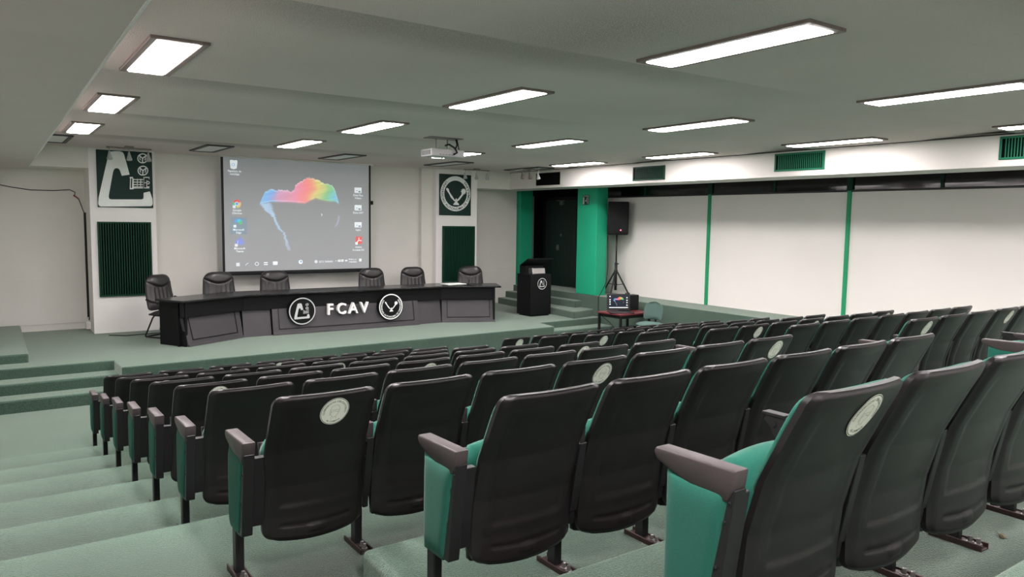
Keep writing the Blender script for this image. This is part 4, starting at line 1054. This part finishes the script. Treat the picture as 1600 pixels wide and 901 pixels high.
stroke(b, [(-.62 * q, -.55 * q), (-.66 * q, .3 * q), (-.5 * q, .8 * q), (0, 1.02 * q), (.5 * q, .8 * q), (.66 * q, .3 * q), (.62 * q, -.2 * q)], R_ * .035, stfn, 1, 2)
stroke(b, [(-.62 * q, .25 * q), (.62 * q, .25 * q)], R_ * .03, stfn, 1, 2)
stroke(b, [(-.5 * q, .15 * q), (-.5 * q, -.45 * q), (-.2 * q, -.85 * q), (.2 * q, -.85 * q), (.5 * q, -.45 * q), (.5 * q, .15 * q)], R_ * .035, stfn, 1, 2)
stroke(b, [(-.5 * q, -.1 * q), (0, .08 * q), (.5 * q, -.1 * q)], R_ * .035, stfn, 1, 2)
stroke(b, [(-.45 * q, -.85 * q), (-.3 * q, -1.15 * q)], R_ * .03, stfn, 1, 2); stroke(b, [(.3 * q, -.7 * q), (.35 * q, -1.15 * q)], R_ * .03, stfn, 1, 2)
ME_STICK = mesh_of('sticker', b, [M['sticker'], M['stickink'], M['stickline']], False)

def standard(o, x, end, hinge):
    link('armrest', ME_ARM2 if hinge else (ME_ARM if end else ME_ARM3), o, (x, 0, 0))
    if hinge: link('hinge_bracket', ME_HINGE, o, (x, 0, 0))
    link('side_standard', (ME_STDL if end < 0 else ME_STDR) if end else ME_STD, o, (x, 0, 0))
    l = link('leg', ME_LEG, o, (x, 0, 0))
    fp = link('foot_plate', ME_FOOT, l); link('bolts', ME_BOLT, fp)
    if end: link('end_panel', ME_ENDL if end < 0 else ME_ENDR, o, (x, 0, 0))
def make_seat(x, y, z, label, group, first, last, sticker, hl, hr, rz=0., eo=.03):
    o = thing('auditorium_seat', label, 'auditorium seat', (x, y, z), rz, group)
    link('backrest_shell', ME_SHELL, o); link('back_cushion', ME_CUSH, o); link('seat_cushion', ME_SEAT, o); link('seat_pan', ME_PAN, o)
    if sticker: link('sticker', ME_STICK, o)['label'] = 'round pale face-mask sticker'
    standard(o, -.275 - (eo if first else 0), -1 if first else 0, hl)
    if last: standard(o, .275 + eo, 1, hr)
    return o
X1 = {1: .955, 2: .955, 3: .955, 4: .955, 5: .955, 6: .955, 7: .972, 8: 1.50, 9: 1.77}
N1 = {1: 7, 2: 7, 3: 7, 4: 7, 5: 7, 6: 7, 7: 7, 8: 6, 9: 5}
X2 = {1: 6.28, 2: 6.25, 3: 6.25, 4: 6.24, 5: 6.32, 6: 6.36, 7: 6.43, 8: 6.45}
N2 = {1: 7, 2: 7, 3: 7, 4: 7, 5: 7, 6: 7, 7: 5, 8: 2}
ST1 = {(r, k) for r in (1, 3, 5, 7) for k in (1, 4, 7)} | {(9, 1), (9, 4)}
ST2 = {(1, 1), (1, 7), (3, 1), (3, 4), (3, 7), (5, 2), (5, 4), (5, 7), (7, 1), (7, 4)}
H1 = {(9, 2), (8, 7), (8, 4), (6, 4)}; H2 = {(8, 2), (8, 3)}
DST = {(9, 1): .0}
for r in range(1, 10):
    for k in range(1, N1[r] + 1):
        s = (r, k) in ST1
        lab = '%sgreen auditorium seat, %s row from stage, %s seat from the stepped aisle' % ('stickered ' if s else '', ORD[r - 1], ORD[k - 1])
        make_seat(X1[r] + .55 * (k - .5), YS[r], ZF[r], lab, 'seats beside the stepped aisle', k == 1, k == N1[r], s, (r, k) in H1, (r, k + 1) in H1, 0., .10 if r == 9 else (.07 if r == 8 else .05))
for r in range(1, 9):
    for k in range(1, N2[r] + 1):
        s = (r, k) in ST2
        lab = '%sgreen auditorium seat beyond the centre aisle, %s row from stage, %s from that aisle' % ('stickered ' if s else '', ORD[r - 1], ORD[k - 1])
        make_seat(X2[r] + .55 * (k - .5), YS[r], ZF[r], lab, 'seats beyond the centre aisle', k == 1, k == N2[r] and r < 7, s, (r, k) in H2, False)
b = nb(); poly(b, [(-.03, 0), (-.005, .012), (.025, .02), (.035, .0), (.005, -.014)], lambda x, y, l: (x, y, .006 + .1 * abs(x)), 0, 0); poly(b, [(-.03, -.008), (-.028, -.003), (.03, .03), (.034, .026)], lambda x, y, l: (x, y, .012), 0, 0)
bmesh.ops.solidify(b, geom=list(b.faces), thickness=.002)
tag(obj('dry_leaf', b, M['leaf'], None, (3.63, 1.36, ZF[9]), .4), 'small dry leaf on the carpet behind the last row of seats', 'leaf')

# ------------------------------------------------------------------ world + colour management
w = bpy.data.worlds.new('world'); SC.world = w; w.use_nodes = True
w.node_tree.nodes['Background'].inputs['Color'].default_value = (.02, .02, .02, 1); w.node_tree.nodes['Background'].inputs['Strength'].default_value = 0.1
vs_ = SC.view_settings
vs_.view_transform = 'Standard'; vs_.look = 'None'; vs_.gamma = 1; vs_.use_curve_mapping = False
vs_.exposure = 0.09
SC.cycles.max_bounces = 8; SC.cycles.diffuse_bounces = 6; SC.cycles.use_denoising = True
